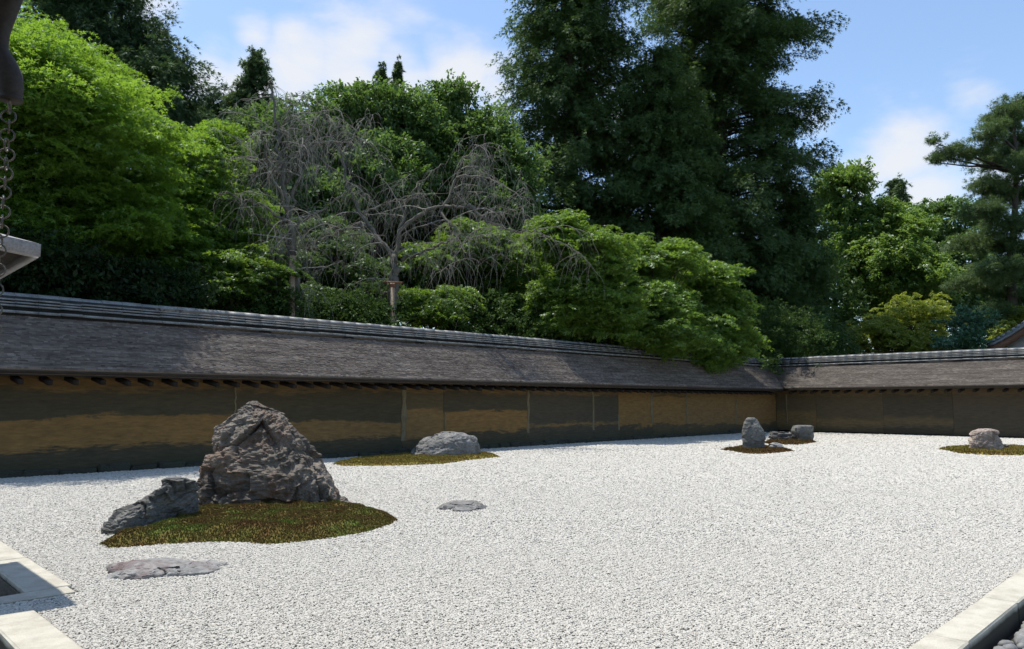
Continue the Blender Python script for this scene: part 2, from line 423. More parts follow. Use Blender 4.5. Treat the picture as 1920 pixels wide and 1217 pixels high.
# woodland floor rising gently behind the walls
def terrain():
    n = 60
    xs = np.linspace(-40, 140, n * 2); ys = np.linspace(-60, 120, n * 2)
    X, Y = np.meshgrid(xs, ys, indexing='ij')
    d = np.maximum(Y - 15.2, X - 30.2)
    Z = np.where(d > 0, np.clip(d * .10, 0, 9) + .25 * np.sin(X * .3) * np.sin(Y * .23) * np.clip(d / 6, 0, 1), -.31)
    V = np.stack([X, Y, Z - .05], -1).reshape(-1, 3)
    i, j = np.meshgrid(np.arange(2 * n - 1), np.arange(2 * n - 1), indexing='ij')
    a = i * 2 * n + j
    keep = (d[:-1, :-1] > -2.2) | (d[1:, 1:] > -2.2)
    F = np.stack([a, a + 2 * n, a + 2 * n + 1, a + 1], -1)[keep]
    # keep the slope off the garden side
    mx = np.maximum(V[:, 1] - 14.9, V[:, 0] - 29.9)
    ok = (mx[F] > -.02).all(1) if True else None
    m_ = MB(); m_.add(V, F[ok]); put('woodland_floor', m_, M['soil'], smooth=True, kind='structure')
terrain()
def ground_at(x, y):
    d = max(y - 15.2, x - 30.2)
    return max(0, min(9, d * .10)) - .1

# ------------------------------------------------------------------ the two roofed clay walls
def wall(axis, u0, u1, z_eave, label, panels, posts, stones, rafter_step, rafter0, seed):
    rng = np.random.default_rng(seed)
    corner = XR if axis == 'x' else YR
    def mp(P):
        P = np.asarray(P, float).reshape(-1, 3)
        if axis == 'x': return np.stack([P[:, 0], YR - P[:, 1], P[:, 2]], -1)
        return np.stack([XR - P[:, 1], P[:, 0], P[:, 2]], -1)
    def pos(u, v, z): return tuple(mp([(u, v, z)])[0])
    rz = 0 if axis == 'x' else math.pi / 2
    root = empty('clay_wall', pos((u0 + u1) / 2, 0, 0), label, 'wall')
    class LB(MB):
        def add(s, V, F, tone=None): return MB.add(s, mp(V), F, tone)
    vf = .52                                     # garden face, back face at -vf
    uf = corner - vf
    # clay body behind the panels
    b = LB(); b.box((u0, -vf, -.2), (uf + .5, vf - .04, 1.75)); put('clay_core', b, M['mortar'], root)
    for k, (a, c, mat_) in enumerate(panels):
        b = LB(); n = max(4, int((c - a) / .12)); nz = 14
        uu = np.linspace(a + .004, c - .004, n); zz = np.linspace(.05, 1.74, nz)
        Ug, Zg = np.meshgrid(uu, zz, indexing='ij')
        h = np.array([[mnoise.fractal(Vector((x * 1.3, z * 3.0, seed)), 1.0, 2.0, 4) for z in zz] for x in uu]) * .014
        fr = vf + h + (.06 * np.clip((.34 - Zg) / .1, 0, 1))
        V = np.stack([Ug, fr, Zg], -1).reshape(-1, 3)
        i, j = np.meshgrid(np.arange(n - 1), np.arange(nz - 1), indexing='ij'); q = i * nz + j
        b.add(V, np.stack([q, q + nz, q + nz + 1, q + 1], -1).reshape(-1, 4))
        for e in (0, n - 1):                     # returns at both ends give the panel its thickness
            W = V.reshape(n, nz, 3)[e]; W2 = W.copy(); W2[:, 1] = vf - .05
            q = np.arange(nz - 1); b.add(np.concatenate([W, W2]), np.stack([q, q + 1, q + 1 + nz, q + nz], -1))
        put('clay_panel', b, mat_, root, smooth=True)
    for (u, w, za, zb) in posts:
        b = LB(); n = 9; zz = np.linspace(za, zb, n)
        wob = rng.normal(0, .008, n); ww = w * (1 + rng.normal(0, .22, n))
        V = []
        for q in range(n):
            V += [(u + wob[q] - ww[q] / 2, vf - .02, zz[q]), (u + wob[q] - ww[q] / 2, vf + .018, zz[q]), (u + wob[q] + ww[q] / 2, vf + .018, zz[q]), (u + wob[q] + ww[q] / 2, vf - .02, zz[q])]
        F = []
        for q in range(n - 1):
            for s_ in range(3): F.append((q * 4 + s_, q * 4 + s_ + 1, q * 4 + 5 + s_, q * 4 + 4 + s_))
        b.add(V, F); put('post', b, M['post'], root)
    if stones:
        variants = [bevel_box_mesh('foundation_stone', .40 + .07 * k, .20, .15, .03, M['stone_foot'], 40 + k, .016) for k in range(4)]
        u = u0
        while u < uf - .2:
            k = int(rng.integers(4)); w = .40 + .07 * k; s_ = rng.uniform(.8, 1.1)
            inst('foundation_stone', variants[k], root, pos(u + w * s_ / 2, vf + .055 + rng.uniform(-.015, .02), .035 + rng.uniform(-.02, .025)),
                 (0, rng.uniform(-.03, .03), rz + rng.uniform(-.06, .06)), (s_, 1, rng.uniform(.75, 1.15)))
            u += w * s_ + rng.uniform(.005, .05)
    # roof profile: garden slope from the ridge to the eave, mirrored on the back
    ve, zr = 1.15, 2.70
    slope = lambda v: zr - (zr - z_eave) * (abs(v) - .10) / (ve - .10)
    umax = lambda v: corner - v
    b = LB()
    for sg in (1, -1):
        t = .085
        pts = [(.08, slope(.08) - .015), (ve - .01, slope(ve - .01) - .015), (ve - .01, slope(ve - .01) - t), (.08, slope(.08) - t - .02)]
        V = [(u0, sg * p, z) for p, z in pts] + [(umax(sg * p), sg * p, z) for p, z in pts]
        b.add(V, [(0, 1, 5, 4), (1, 2, 6, 5), (2, 3, 7, 6), (3, 0, 4, 7), (0, 3, 2, 1), (4, 5, 6, 7)])
    put('roof_deck', b, M['wood_dark'], root)
    # shingles, course by course, each one its own little slab with a butt edge
    sh = LB(); nc = 46
    L_ = math.hypot(ve - .1, zr - z_eave)
    for sg in (1, -1):
        ncc = nc if sg == 1 else 10
        for c in range(ncc):
            va, vb = .10 + (ve - .10) * c / ncc, .10 + (ve - .10) * (c + 1.0) / ncc + .004
            um = umax(sg * (va + vb) / 2)
            w = rng.uniform(.035, .11, int((um - u0) / .06)) if sg == 1 else rng.uniform(.3, .8, int((um - u0) / .5))
            e = u0 + np.concatenate([[0], np.cumsum(w)]); e = e[e < um]; e = np.append(e, um)
            n = len(e) - 1
            lift = .006 + rng.uniform(0, .006, n) * (rng.random(n) < .8); bot = vb + rng.normal(0, .004, n)
            curl = (rng.random(n) < .05) * rng.uniform(.004, .014, n)
            za, zb = slope(va) + .001, slope(vb)
            A = np.stack([e[:-1], np.full(n, sg * va), np.full(n, za)], -1); B = np.stack([e[1:] - .002, np.full(n, sg * va), np.full(n, za)], -1)
            Cc = np.stack([e[1:] - .002, sg * bot, zb + lift + curl], -1); D = np.stack([e[:-1], sg * bot, zb + lift + curl * .3], -1)
            E_ = Cc.copy(); E_[:, 2] = zb - .012; G = D.copy(); G[:, 2] = zb - .012
            V = np.stack([A, B, Cc, D, E_, G], 1).reshape(-1, 3)
            q = np.arange(n)[:, None] * 6
            F = np.concatenate([q + np.array([[0, 3, 2, 1]]), q + np.array([[3, 5, 4, 2]])])
            sh.add(V, F, np.repeat(np.clip(rng.normal(.5, .13, n) + rng.normal(0, .06), 0, 1), 6))
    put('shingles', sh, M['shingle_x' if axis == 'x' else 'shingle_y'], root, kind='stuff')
    # eave edge: bundled shingle ends, eave board and a lower purlin
    for nm, (va, vb, za, zb), mt in (('eave_edge', (ve - .05, ve + .004, -.085, -.012), M['wood_dark']),
                                     ('eave_board', (ve - .075, ve - .012, -.122, -.088), M['wood_end']),
                                     ('purlin', (vf + .02, vf + .12, -.02, .09), M['wood_end'])):
        b = LB(); V = []
        for v, z in ((va, za), (vb, za), (vb, zb), (va, zb)): V.append((u0, v, z_eave + z))
        for v, z in ((va, za), (vb, za), (vb, zb), (va, zb)): V.append((umax(v), v, z_eave + z))
        b.add(V, [(0, 1, 5, 4), (1, 2, 6, 5), (2, 3, 7, 6), (3, 0, 4, 7), (0, 3, 2, 1), (4, 5, 6, 7)])
        put(nm, b, mt, root)
    # rafters
    b = MB(); ln = ve - vf + .02
    b.box((-.038, -ln / 2, -.04), (.038, ln / 2, .04)); rm = b.mesh('rafter'); rm.materials.append(M['wood_end'])
    u = rafter0
    while u < umax(ve) - .1:
        if u > u0: inst('rafter', rm, root, pos(u + rng.normal(0, .006), (ve + vf) / 2 - .06, z_eave - .165 + rng.normal(0, .004)), (math.radians(9) if axis == 'x' else 0, math.radians(0), 0) if axis == 'x' else (math.radians(9), 0, math.pi / 2 * -1))
        u += rafter_step
    # ridge: base board, eave course, three flat courses, round caps
    def course(nm, hw, za, zb, mt, jit, droop=0, seglen=.33):
        b = LB(); u = u0; um = corner + hw
        while u < um:
            w = min(seglen, um - u); d = rng.normal(0, jit); d2 = rng.normal(0, jit)
            a1, a2 = hw + d2, hw + d2
            x0, x1 = u + .0015, u + w - .0015
            V = [(x0, -a1, za - droop + d), (x0, a1, za - droop + d), (x0, a1, zb - droop + d), (x0, 0, zb + d), (x0, -a1, zb - droop + d),
                 (x1, -a1, za - droop + d), (x1, a1, za - droop + d), (x1, a1, zb - droop + d), (x1, 0, zb + d), (x1, -a1, zb - droop + d)]
            b.add(V, [(1, 6, 7, 2), (2, 7, 8, 3), (3, 8, 9, 4), (4, 9, 5, 0), (0, 5, 6, 1)], rng.uniform(.3, .7))
            b.f.append(np.array([[0, 1, 2, 3, 4], [9, 8, 7, 6, 5]]) + b.n - 10)
            u += w
        return put(nm, b, mt, root)
    course('ridge_board', .20, 2.52, 2.655, M['wood_end'], .001, seglen=2.0)
    course('ridge_core', .10, 2.60, 2.95, M['mortar'], .0, seglen=4.0)
    course('lower_ridge_course', .245, 2.685, 2.725, M['tile'], .003, .025)
    course('flat_tile_course', .185, 2.775, 2.80, M['tile'], .003)
    course('flat_tile_course', .165, 2.825, 2.85, M['tile'], .003)
    course('flat_tile_course', .150, 2.875, 2.90, M['tile'], .003)
    b = MB(); k = 9; an = np.linspace(-.25, math.pi + .25, k); r0 = .092
    for x0, x1, r in ((-.165, .1645, r0),):
        V = [(x, r * math.cos(t), r * math.sin(t)) for x in (x0, x1) for t in an]
        b.add(V, [(q, q + 1, q + 1 + k, q + k) for q in range(k - 1)])
        b.f.append(np.array([list(range(k))[::-1], [k + q for q in range(k)]]) + b.n - 2 * k)
    cm = b.mesh('ridge_tile', True); cm.materials.append(M['tile'])
    u = u0 + .165
    while u < corner + .1:
        inst('ridge_tile', cm, root, pos(u, rng.normal(0, .003), 2.925 + rng.normal(0, .003)), (0, 0, rz + rng.normal(0, .006)))
        u += .331
    return root
OC, OC2 = (.215, .124, .045), (.20, .122, .050)
GR, GR2, GR3 = (.064, .053, .033), (.070, .059, .040), (.092, .069, .038)
_pl = [(-1.0, 6.28, .40, .93, OC, GR, 1), (6.28, 10.25, .42, .78, OC2, GR, 2), (10.25, 11.5, .34, 1.0, OC2, GR3, 3), (11.5, 14.45, .46, .98, OC, GR, 4),
       (14.45, 17.25, .52, .60, OC2, GR2, 5), (17.25, 18.5, .5, .56, OC2, GR2, 6), (18.5, 20.28, .42, 1.7, OC, GR, 7), (20.28, 22.38, .42, 1.36, OC, GR3, 8),
       (22.38, 25.79, .40, 1.5, OC2, GR3, 9), (25.79, 29.085, .35, 1.45, OC2, GR3, 10)]
panels_left = [(a, b, m_clay('clay_%d' % s, lo, hi, oc, gr, s)) for a, b, lo, hi, oc, gr, s in _pl]
posts_left = [(10.32, .13, .15, 1.55), (11.56, .05, .2, .95), (14.47, .085, .35, 1.5), (17.25, .08, .35, 1.5), (18.5, .06, .3, .8),
              (20.28, .10, .5, 1.52), (22.38, .09, .45, 1.45), (25.79, .08, .35, 1.3), (6.28, .03, .9, 1.5)]
WALL1 = wall('x', -1.0, XR, 1.72, 'long clay wall with shingled roof, dappled by tree shadows, running behind the largest boulder', panels_left, posts_left, True, .3845, 1.46, 5)
_pr = [(3.0, 7.6, .12, .24, (.15, .105, .058), (.085, .068, .046), 21), (7.6, 9.9, .30, .62, (.14, .10, .055), GR2, 22),
       (9.9, 12.4, .2, .55, (.16, .11, .055), (.09, .072, .045), 23), (12.4, 14.05, .15, .8, (.16, .108, .05), (.095, .074, .044), 24)]
panels_right = [(a, b, m_clay('clay_%d' % s, lo, hi, oc, gr, s, .3, (.07, .055, .034))) for a, b, lo, hi, oc, gr, s in _pr]
WALL2 = wall('y', 3.0, YR, 1.76, 'shorter clay wall with evenly sunlit grey roof, meeting the long wall at the far right corner', panels_right, [(13.6, .05, .3, 1.5)], False, .425, 3.4, 6)

# ------------------------------------------------------------------ kerbs and drains
def kerb(name_label, stones, z0=-.3):
    root = empty('kerb', (stones[0][0][0], stones[0][0][1], 0), kind='structure', label=name_label)
    r = random.Random(len(stones))
    for k, (lo, hi, mt) in enumerate(stones):
        sx, sy, sz = (hi[i] - lo[i] for i in range(3))
        me = bevel_box_mesh('kerb_stone', sx, sy, sz, .009, mt, k + 3, .0035)
        inst('kerb_stone', me, root, [(lo[i] + hi[i]) / 2 for i in range(3)], (0, 0, r.uniform(-.004, .004)))
    return root
st = []; x = 2.18
for w in (1.04, 1.035, 1.02, 1.06, 1.03, 1.05, 1.04, 1.05):
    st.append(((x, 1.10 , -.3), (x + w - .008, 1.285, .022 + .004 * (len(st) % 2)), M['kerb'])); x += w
kerb('pale granite kerb at the lower right corner beside dark drain pebbles', st)
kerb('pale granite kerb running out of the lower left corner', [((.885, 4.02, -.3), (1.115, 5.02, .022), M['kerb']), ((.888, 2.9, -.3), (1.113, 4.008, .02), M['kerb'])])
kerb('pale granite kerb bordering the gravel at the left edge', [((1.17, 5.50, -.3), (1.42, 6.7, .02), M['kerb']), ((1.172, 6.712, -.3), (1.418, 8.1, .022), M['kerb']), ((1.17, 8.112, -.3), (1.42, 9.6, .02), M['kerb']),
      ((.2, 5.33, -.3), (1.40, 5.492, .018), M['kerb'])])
def pebble_mesh(seed, el):
    import bmesh
    bm = bmesh.new(); bmesh.ops.create_icosphere(bm, subdivisions=2, radius=1)
    for v in bm.verts:
        n_ = mnoise.noise(v.co * 1.3 + Vector((seed * 7.3, 0, 0)))
        v.co *= 1 + .22 * n_
        v.co.y *= el; v.co.z *= .55
    me = bpy.data.meshes.new('pebble'); bm.to_mesh(me); bm.free()
    for p in me.polygons: p.use_smooth = True
    me.materials.append(M['drain_pebble']); return me
def pebbles(x0, x1, y0, y1, n, zb, seed, big):
    root = empty('drain_bed', ((x0 + x1) / 2, (y0 + y1) / 2, zb), kind='structure')
    b = MB(); b.box((x0 - .05, y0 - .05, zb - .08), (x1 + .05, y1, zb)); put('drain_soil', b, M['earth'], root)
    vs = [pebble_mesh(s_, .5 + .12 * s_) for s_ in range(4)]
    r = random.Random(seed)
    placed = []; k = 0
    while len(placed) < n and k < 6000:
        k += 1
        x, y, s = r.uniform(x0, x1), r.uniform(y0, y1 - .05), r.uniform(*big)
        if any((x - a) ** 2 + (y - b_) ** 2 < (.60 * (s + c)) ** 2 for a, b_, c in placed): continue
        placed.append((x, y, s))
        inst('pebble', vs[r.randrange(4)], root, (x, y, zb + s * .35 + r.uniform(0, .02)), (r.uniform(-.35, .35), r.uniform(-.35, .35), r.uniform(-.6, .6)), (s, s, s))
    return root
d = pebbles(3.7, 6.6, .50, 1.09, 330, -.105, 3, (.04, .075)); d['label'] = 'drain bed of grey pebbles below the right kerb'
d = pebbles(.25, 1.165, 5.56, 8.0, 60, -.27, 8, (.04, .09)); d['label'] = 'sunken drain bed of stones inside the left kerb'
b = MB(); b.box((1.150, 5.5, -.27), (1.169, 9.4, -.012)); put('mossy_edge', b, M['kerb_mossy'], kind='structure')

# ------------------------------------------------------------------ gravel chips
def in_poly(P, poly):
    x, y = P[:, 0], P[:, 1]; c = np.zeros(len(P), bool); n = len(poly)
    for i in range(n):
        x0, y0 = poly[i]; x1, y1 = poly[(i + 1) % n]
        t = ((y0 > y) != (y1 > y)) & (x < (x1 - x0) * (y - y0) / (y1 - y0 + 1e-12) + x0); c ^= t
    return c
ISLANDS = {}
def isl(key, pts): ISLANDS[key] = [tuple(onz(*p)[:2]) for p in pts]
isl('A', [(183, 1022), (205, 1030), (250, 1027), (300, 1023), (370, 1019), (430, 1018), (465, 1019), (500, 1023), (560, 1018), (620, 1011), (690, 999), (735, 984), (747, 976), (735, 968), (700, 960), (655, 951), (610, 938), (520, 930), (420, 938), (360, 962), (290, 985), (240, 1004), (200, 1013)])
isl('B', [(622, 871), (640, 874.5), (700, 875), (780, 873), (830, 871), (880, 864), (938, 858), (925, 853), (880, 850), (800, 851), (720, 857), (660, 863)])
isl('C', [(1352, 844), (1390, 850), (1412, 852.5), (1450, 851), (1488, 847), (1465, 841), (1430, 838), (1390, 839.5)])
isl('D', [(1432, 832), (1450, 835), (1500, 835), (1531, 830.5), (1520, 826), (1470, 823), (1440, 827)])
isl('E', [(1760, 843), (1800, 851), (1850, 854.5), (1900, 855), (1980, 853), (1990, 846), (1930, 840), (1850, 838), (1790, 840)])
def gravel():
    rng = np.random.default_rng(11)
    P = []; S_ = []
    def zone(d0, d1, dens, s0, s1):
        # inside the view wedge widened to both sides
        n = int(dens * .88 * (d1 ** 2 - d0 ** 2))
        D = np.sqrt(rng.uniform(d0 ** 2, d1 ** 2, n)) * rng.normal(1, .06, n); u = rng.uniform(-.88, .88, n)
        x = D * (math.cos(YAW) + u * math.sin(YAW)); y = D * (math.sin(YAW) - u * math.cos(YAW))
        ok = (x > 1.12) & (y > 1.29) & (x < XW - .1) & (y < YW - .12)
        ok &= ~((x < 1.425) & (y > 5.32)) & ~((x < 1.125) & (y < 5.03))
        p = np.stack([x, y], -1)
        for poly in ISLANDS.values():
            c = np.mean(poly, 0); ok &= ~in_poly(p, [tuple(c + (np.array(q) - c) * .96) for q in poly])
        p = p[ok]; P.append(p); S_.append(rng.uniform(s0, s1, len(p)) * rng.choice([.75, 1, 1.25], len(p)))
    zone(2.6, 6.5, 19000, .0044, .0070)
    zone(6.5, 11, 5200, .0075, .0105)
    zone(11, 17, 1500, .012, .018); zone(17, 27, 500, .018, .028)
    # narrow throat between the two left kerbs
    n = 2600; x = rng.uniform(.2, 1.12, n); y = rng.uniform(5.03, 5.32, n)
    P.append(np.stack([x, y], -1)); S_.append(rng.uniform(.008, .012, n))
    P = np.concatenate(P); S_ = np.concatenate(S_); n = len(P)
    z = rng.uniform(-.002, .006, n) + .0013 * np.sin(P[:, 1] * 2 * np.pi / .062 + .5 * np.sin(P[:, 0] * .9))     # faint rake lines along the court
    me = bpy.data.meshes.new('gravel'); me.vertices.add(n)
    me.vertices.foreach_set('co', np.column_stack([P, z]).ravel().astype(np.float32))
    def at(nm, typ, arr):
        a = me.attributes.new(nm, typ, 'POINT'); a.data.foreach_set('vector' if typ == 'FLOAT_VECTOR' else 'value', arr.ravel().astype(np.float32))
    at('size', 'FLOAT_VECTOR', np.column_stack([S_ * rng.uniform(.8, 1.5, n), S_ * rng.uniform(.7, 1.1, n), S_ * rng.uniform(.55, .85, n)]))
    at('turn', 'FLOAT_VECTOR', np.column_stack([rng.uniform(-.3, .3, n), rng.uniform(-.3, .3, n), rng.uniform(0, 6.28, n)]))
    at('tone', 'FLOAT', np.clip(rng.normal(.62, .2, n) - .45 * (rng.random(n) < .05), 0, 1))
    me.materials.append(M['gravel'])
    o = bpy.data.objects.new('gravel', me); COL.objects.link(o); tag(o, 'pale grey gravel chips covering the whole garden', kind='stuff')
    ng = bpy.data.node_groups.new('gravel', 'GeometryNodeTree')
    ng.interface.new_socket('Geometry', in_out='INPUT', socket_type='NodeSocketGeometry')
    ng.interface.new_socket('Geometry', in_out='OUTPUT', socket_type='NodeSocketGeometry')
    N, L = ng.nodes, ng.links
    gi, go = N.new('NodeGroupInput'), N.new('NodeGroupOutput')
    ico = N.new('GeometryNodeMeshIcoSphere'); ico.inputs['Radius'].default_value = 1; ico.inputs['Subdivisions'].default_value = 1
    sm = N.new('GeometryNodeSetMaterial'); sm.inputs['Material'].default_value = M['gravel']
    ip = N.new('GeometryNodeInstanceOnPoints')
    a1 = N.new('GeometryNodeInputNamedAttribute'); a1.data_type = 'FLOAT_VECTOR'; a1.inputs['Name'].default_value = 'size'
    a2 = N.new('GeometryNodeInputNamedAttribute'); a2.data_type = 'FLOAT_VECTOR'; a2.inputs['Name'].default_value = 'turn'
    er = N.new('FunctionNodeEulerToRotation')
    L.new(gi.outputs[0], ip.inputs['Points']); L.new(ico.outputs['Mesh'], sm.inputs['Geometry']); L.new(sm.outputs[0], ip.inputs['Instance'])
    L.new(a1.outputs['Attribute'], ip.inputs['Scale']); L.new(a2.outputs['Attribute'], er.inputs[0]); L.new(er.outputs[0], ip.inputs['Rotation'])
    L.new(ip.outputs[0], go.inputs[0])
    md = o.modifiers.new('gravel', 'NODES'); md.node_group = ng
    print('gravel chips', n)
gravel()

# ------------------------------------------------------------------ moss islands
def moss_island(key, m, height, step, tufts, blade, label, seed):
    rng = np.random.default_rng(seed)
    poly = np.array(ISLANDS[key]); lo, hi = poly.min(0), poly.max(0)
    nx, ny = int((hi[0] - lo[0]) / step) + 2, int((hi[1] - lo[1]) / step) + 2
    xs = lo[0] + np.arange(nx) * step; ys = lo[1] + np.arange(ny) * step
    X, Y = np.meshgrid(xs, ys, indexing='ij'); P = np.stack([X, Y], -1).reshape(-1, 2)
    def edge_d(Q):
        d = np.full(len(Q), 1e9)
        for i in range(len(poly)):
            a, b = poly[i], poly[(i + 1) % len(poly)]; ab = b - a
            t = np.clip(((Q - a) @ ab) / (ab @ ab), 0, 1); d = np.minimum(d, np.linalg.norm(Q - (a + t[:, None] * ab), axis=1))
        return d
    def hgt(Q):
        d = edge_d(Q) * np.where(in_poly(Q, poly), 1, -1)
        e = np.clip(d / (height * 3.2), -.3, 1); s_ = np.sign(e) * (1 - (1 - np.abs(e)) ** 2)
        nz = np.array([mnoise.noise(Vector((q[0] * 3.1, q[1] * 3.1, seed))) + .5 * mnoise.noise(Vector((q[0] * 9, q[1] * 9, seed))) for q in Q])
        return height * s_ + nz * height * .42 * np.clip(d / .15, 0, 1) - .004
    Z = hgt(P); ins = (edge_d(P) * np.where(in_poly(P, poly), 1, -1)) > -step * 1.2
    V = np.column_stack([P, Z])
    i, j = np.meshgrid(np.arange(nx - 1), np.arange(ny - 1), indexing='ij'); q = (i * ny + j).ravel()
    F = np.stack([q, q + ny, q + ny + 1, q + 1], -1); F = F[ins[F].all(1)]
    mb = MB(); mb.add(V, F, .45)
    Q = rng.uniform(lo - .02, hi + .02, (tufts * 3, 2)); e = edge_d(Q) * np.where(in_poly(Q, poly), 1, -1)
    Q = Q[e > -.012 - .05 * rng.random(len(Q)) ** 4][:tufts]; n = len(Q)
    z = hgt(Q)
    base = np.column_stack([Q, z])
    T = np.clip(rng.normal(.5, .2, n), 0, 1)
    for k in range(3):
        an = rng.uniform(0, 6.28, n); ln = blade * rng.uniform(.6, 1.4, n); tilt = rng.uniform(.15, .8, n)
        d = np.column_stack([np.cos(an) * np.sin(tilt), np.sin(an) * np.sin(tilt), np.cos(tilt)])
        s_ = np.column_stack([-np.sin(an), np.cos(an), np.zeros(n)]) * (blade * .28)
        V = np.stack([base - s_, base + s_, base + d * ln[:, None]], 1).reshape(-1, 3)
        mb.add(V, np.arange(n * 3).reshape(-1, 3), np.repeat(T, 3))
    put('moss_island', mb, m, kind='stuff', label=label)
moss_island('A', M['moss'], .105, .03, 60000, .014, 'large green and brown moss mound around the largest boulder', 1)
moss_island('B', M['moss_dry'], .06, .05, 14000, .025, 'flat olive moss patch under the rounded grey boulder by the long wall', 2)
moss_island('C', M['moss_brown'], .05, .06, 3500, .04, 'brown moss patch under the upright stone', 3)
moss_island('D', M['moss_brown'], .05, .06, 2500, .045, 'brown moss patch under the blocky stone near the wall corner', 4)
moss_island('E', M['moss_dry'], .05, .06, 5000, .045, 'olive moss patch under the tan boulder at the right', 5)

# ------------------------------------------------------------------ rocks
def rock(m, label, rows, A, ang, thick, amp, cell, seed, group, power=2.3, nr=80, nk=130, ridg=1.0, fine=.25, strat=None, sink=.12, name='boulder', cat='rock', lean=0.0):
    """rows: (py, x_left, x_right) silhouette traced in the photo, laid out on a vertical plane through ground point A"""
    e = math.cos(ang) * _R + math.sin(ang) * _H; nrm = np.cross(e, [0, 0, 1.0]); nrm /= np.linalg.norm(nrm)
    if nrm @ _H < 0: nrm = -nrm
    A = np.asarray(A, float)
    def hit(px, py):
        d = ray(px, py); t = ((A - _C) @ nrm) / (d @ nrm); return _C + d * t
    Ls = np.array([hit(xl, py) for py, xl, xr in rows]); Rs = np.array([hit(xr, py) for py, xl, xr in rows])
    Lb, Rb = Ls[-1].copy(), Rs[-1].copy(); Lb[2] = Rb[2] = -sink
    Ls = np.vstack([Ls, Lb]); Rs = np.vstack([Rs, Rb])
    n0 = len(Ls); cum = np.concatenate([[0], np.cumsum(np.linalg.norm(np.diff((Ls + Rs) / 2, axis=0), axis=1) + .5 * np.abs(np.diff(np.linalg.norm(Rs - Ls, axis=1))))])
    t = np.linspace(0, cum[-1], nr)
    Li = np.stack([np.interp(t, cum, Ls[:, k]) for k in range(3)], -1); Ri = np.stack([np.interp(t, cum, Rs[:, k]) for k in range(3)], -1)
    c = (Li + Ri) / 2; hw = np.linalg.norm(Ri - Li, axis=1) / 2; wmax = hw.max()
    th = thick * wmax * (np.clip(hw / wmax, 0, 1) ** .75)
    an = np.linspace(0, 2 * np.pi, nk, endpoint=False); ca, sa = np.cos(an), np.sin(an)
    sx = np.sign(ca) * np.abs(ca) ** (2 / power); sy = np.sign(sa) * np.abs(sa) ** (2 / power)
    ex = (Ri - Li) / (2 * hw[:, None] + 1e-9)
    if name == 'flat_stone':                 # ragged, half buried outline
        wob = np.array([1 + .30 * mnoise.noise(Vector((math.cos(q) * 1.6, math.sin(q) * 1.6, seed))) + .14 * mnoise.noise(Vector((math.cos(q) * 5, math.sin(q) * 5, seed + 9))) for q in an]); sx = sx * wob; sy = sy * wob
    V = c[:, None] + ex[:, None] * (hw[:, None] * sx[None])[..., None] + nrm * (th[:, None] * sy[None])[..., None]
    V = V + nrm * (lean * (V[..., 2:3]))
    O = ex[:, None] * sx[None, :, None] + nrm * sy[None, :, None]
    O[..., 2] += .25; O /= np.linalg.norm(O, axis=-1)[..., None]
    V = V.reshape(-1, 3); O = O.reshape(-1, 3)
    sh = Vector((seed * 5.7, seed * 3.3, seed * 1.9)); disp = np.zeros(len(V)); tone = np.zeros(len(V))
    for i, p in enumerate(V):
        q = Vector(p)
        if strat: q = Vector((q.x * strat[0], q.y * strat[0], q.z * strat[1]))
        w = q / cell + sh
        wn = w + mnoise.noise_vector(w * .8) * .35
        ds, pts = mnoise.voronoi(wn)
        cp = pts[0]; g = mnoise.noise_vector(cp * 3.7)            # a random facet tilt per cell
        fac = (wn - cp).dot(g) * 1.5 + mnoise.noise(cp * 2.3) * .9
        crack = min(1, (ds[1] - ds[0]) / .12)
        w3 = w * 2.7 + mnoise.noise_vector(w * 2.1) * .4
        ds3, pts3 = mnoise.voronoi(w3); c3 = pts3[0]
        fac3 = (w3 - c3).dot(mnoise.noise_vector(c3 * 1.9)) * .42 + mnoise.noise(c3 * 3.3) * .22
        crack3 = min(1, (ds3[1] - ds3[0]) / .18)
        low = mnoise.noise(w * .55) * .6
        f2 = mnoise.ridged_multi_fractal(w * 1.3, .8, 2.2, 6, 1.0, 2.0) - 1.0
        fi = mnoise.fractal(w * 7, .7, 2.1, 4)
        cm = max(0., min(1., .5 + 1.6 * mnoise.noise(w * .8 + Vector((9, 2, 4)))))           # joints open only here and there
        st_ = mnoise.fractal(Vector((w.x * 1.2 + w.z * .9, w.y * 1.2, w.z * 5.0 - w.x * 2.6)), .8, 2.1, 4)   # tilted bedding
        disp[i] = low * 1.3 + fac * 1.05 - (1 - crack) * .34 * cm + fac3 * (.5 + .9 * cm) - (1 - crack3) * .07 * (1 - cm) + st_ * .20 + f2 * .12 * ridg + fi * fine * .7
    disp -= np.percentile(disp, 72)
    disp *= np.repeat(np.clip(np.arange(nr) / (nr * .10), .35, 1), nk)
    V2 = V + O * (disp * amp)[:, None]
    V2 = V2.reshape(nr, nk, 3)
    top = V2[0].mean(0); V2 = V2.reshape(-1, 3)
    i, j = np.meshgrid(np.arange(nr - 1), np.arange(nk), indexing='ij'); j2 = (j + 1) % nk
    F = np.stack([i * nk + j, (i + 1) * nk + j, (i + 1) * nk + j2, i * nk + j2], -1).reshape(-1, 4)
    mb = MB(); mb.add(V2, F); mb.n += 0
    mb.add([top], np.zeros((0, 4), int))
    ti = mb.n - 1
    mb.f.append(np.array([[ti, q, (q + 1) % nk] for q in range(nk)]))
    o = put(name, mb, m, smooth=False, base=(A[0], A[1], 0), label=label, cat=cat, group=group)
    me = o.data; me.polygons.foreach_set('use_smooth', np.ones(len(me.polygons), bool)); 
    try: me.set_sharp_from_angle(angle=math.radians(32))
    except Exception: pass
    return o
g1, g2, g3, g4 = 'boulders on the large moss mound', 'stones near the wall corner', 'stones on the right moss patch', 'flat stones sunk in the gravel'
A1 = onz(515, 951)
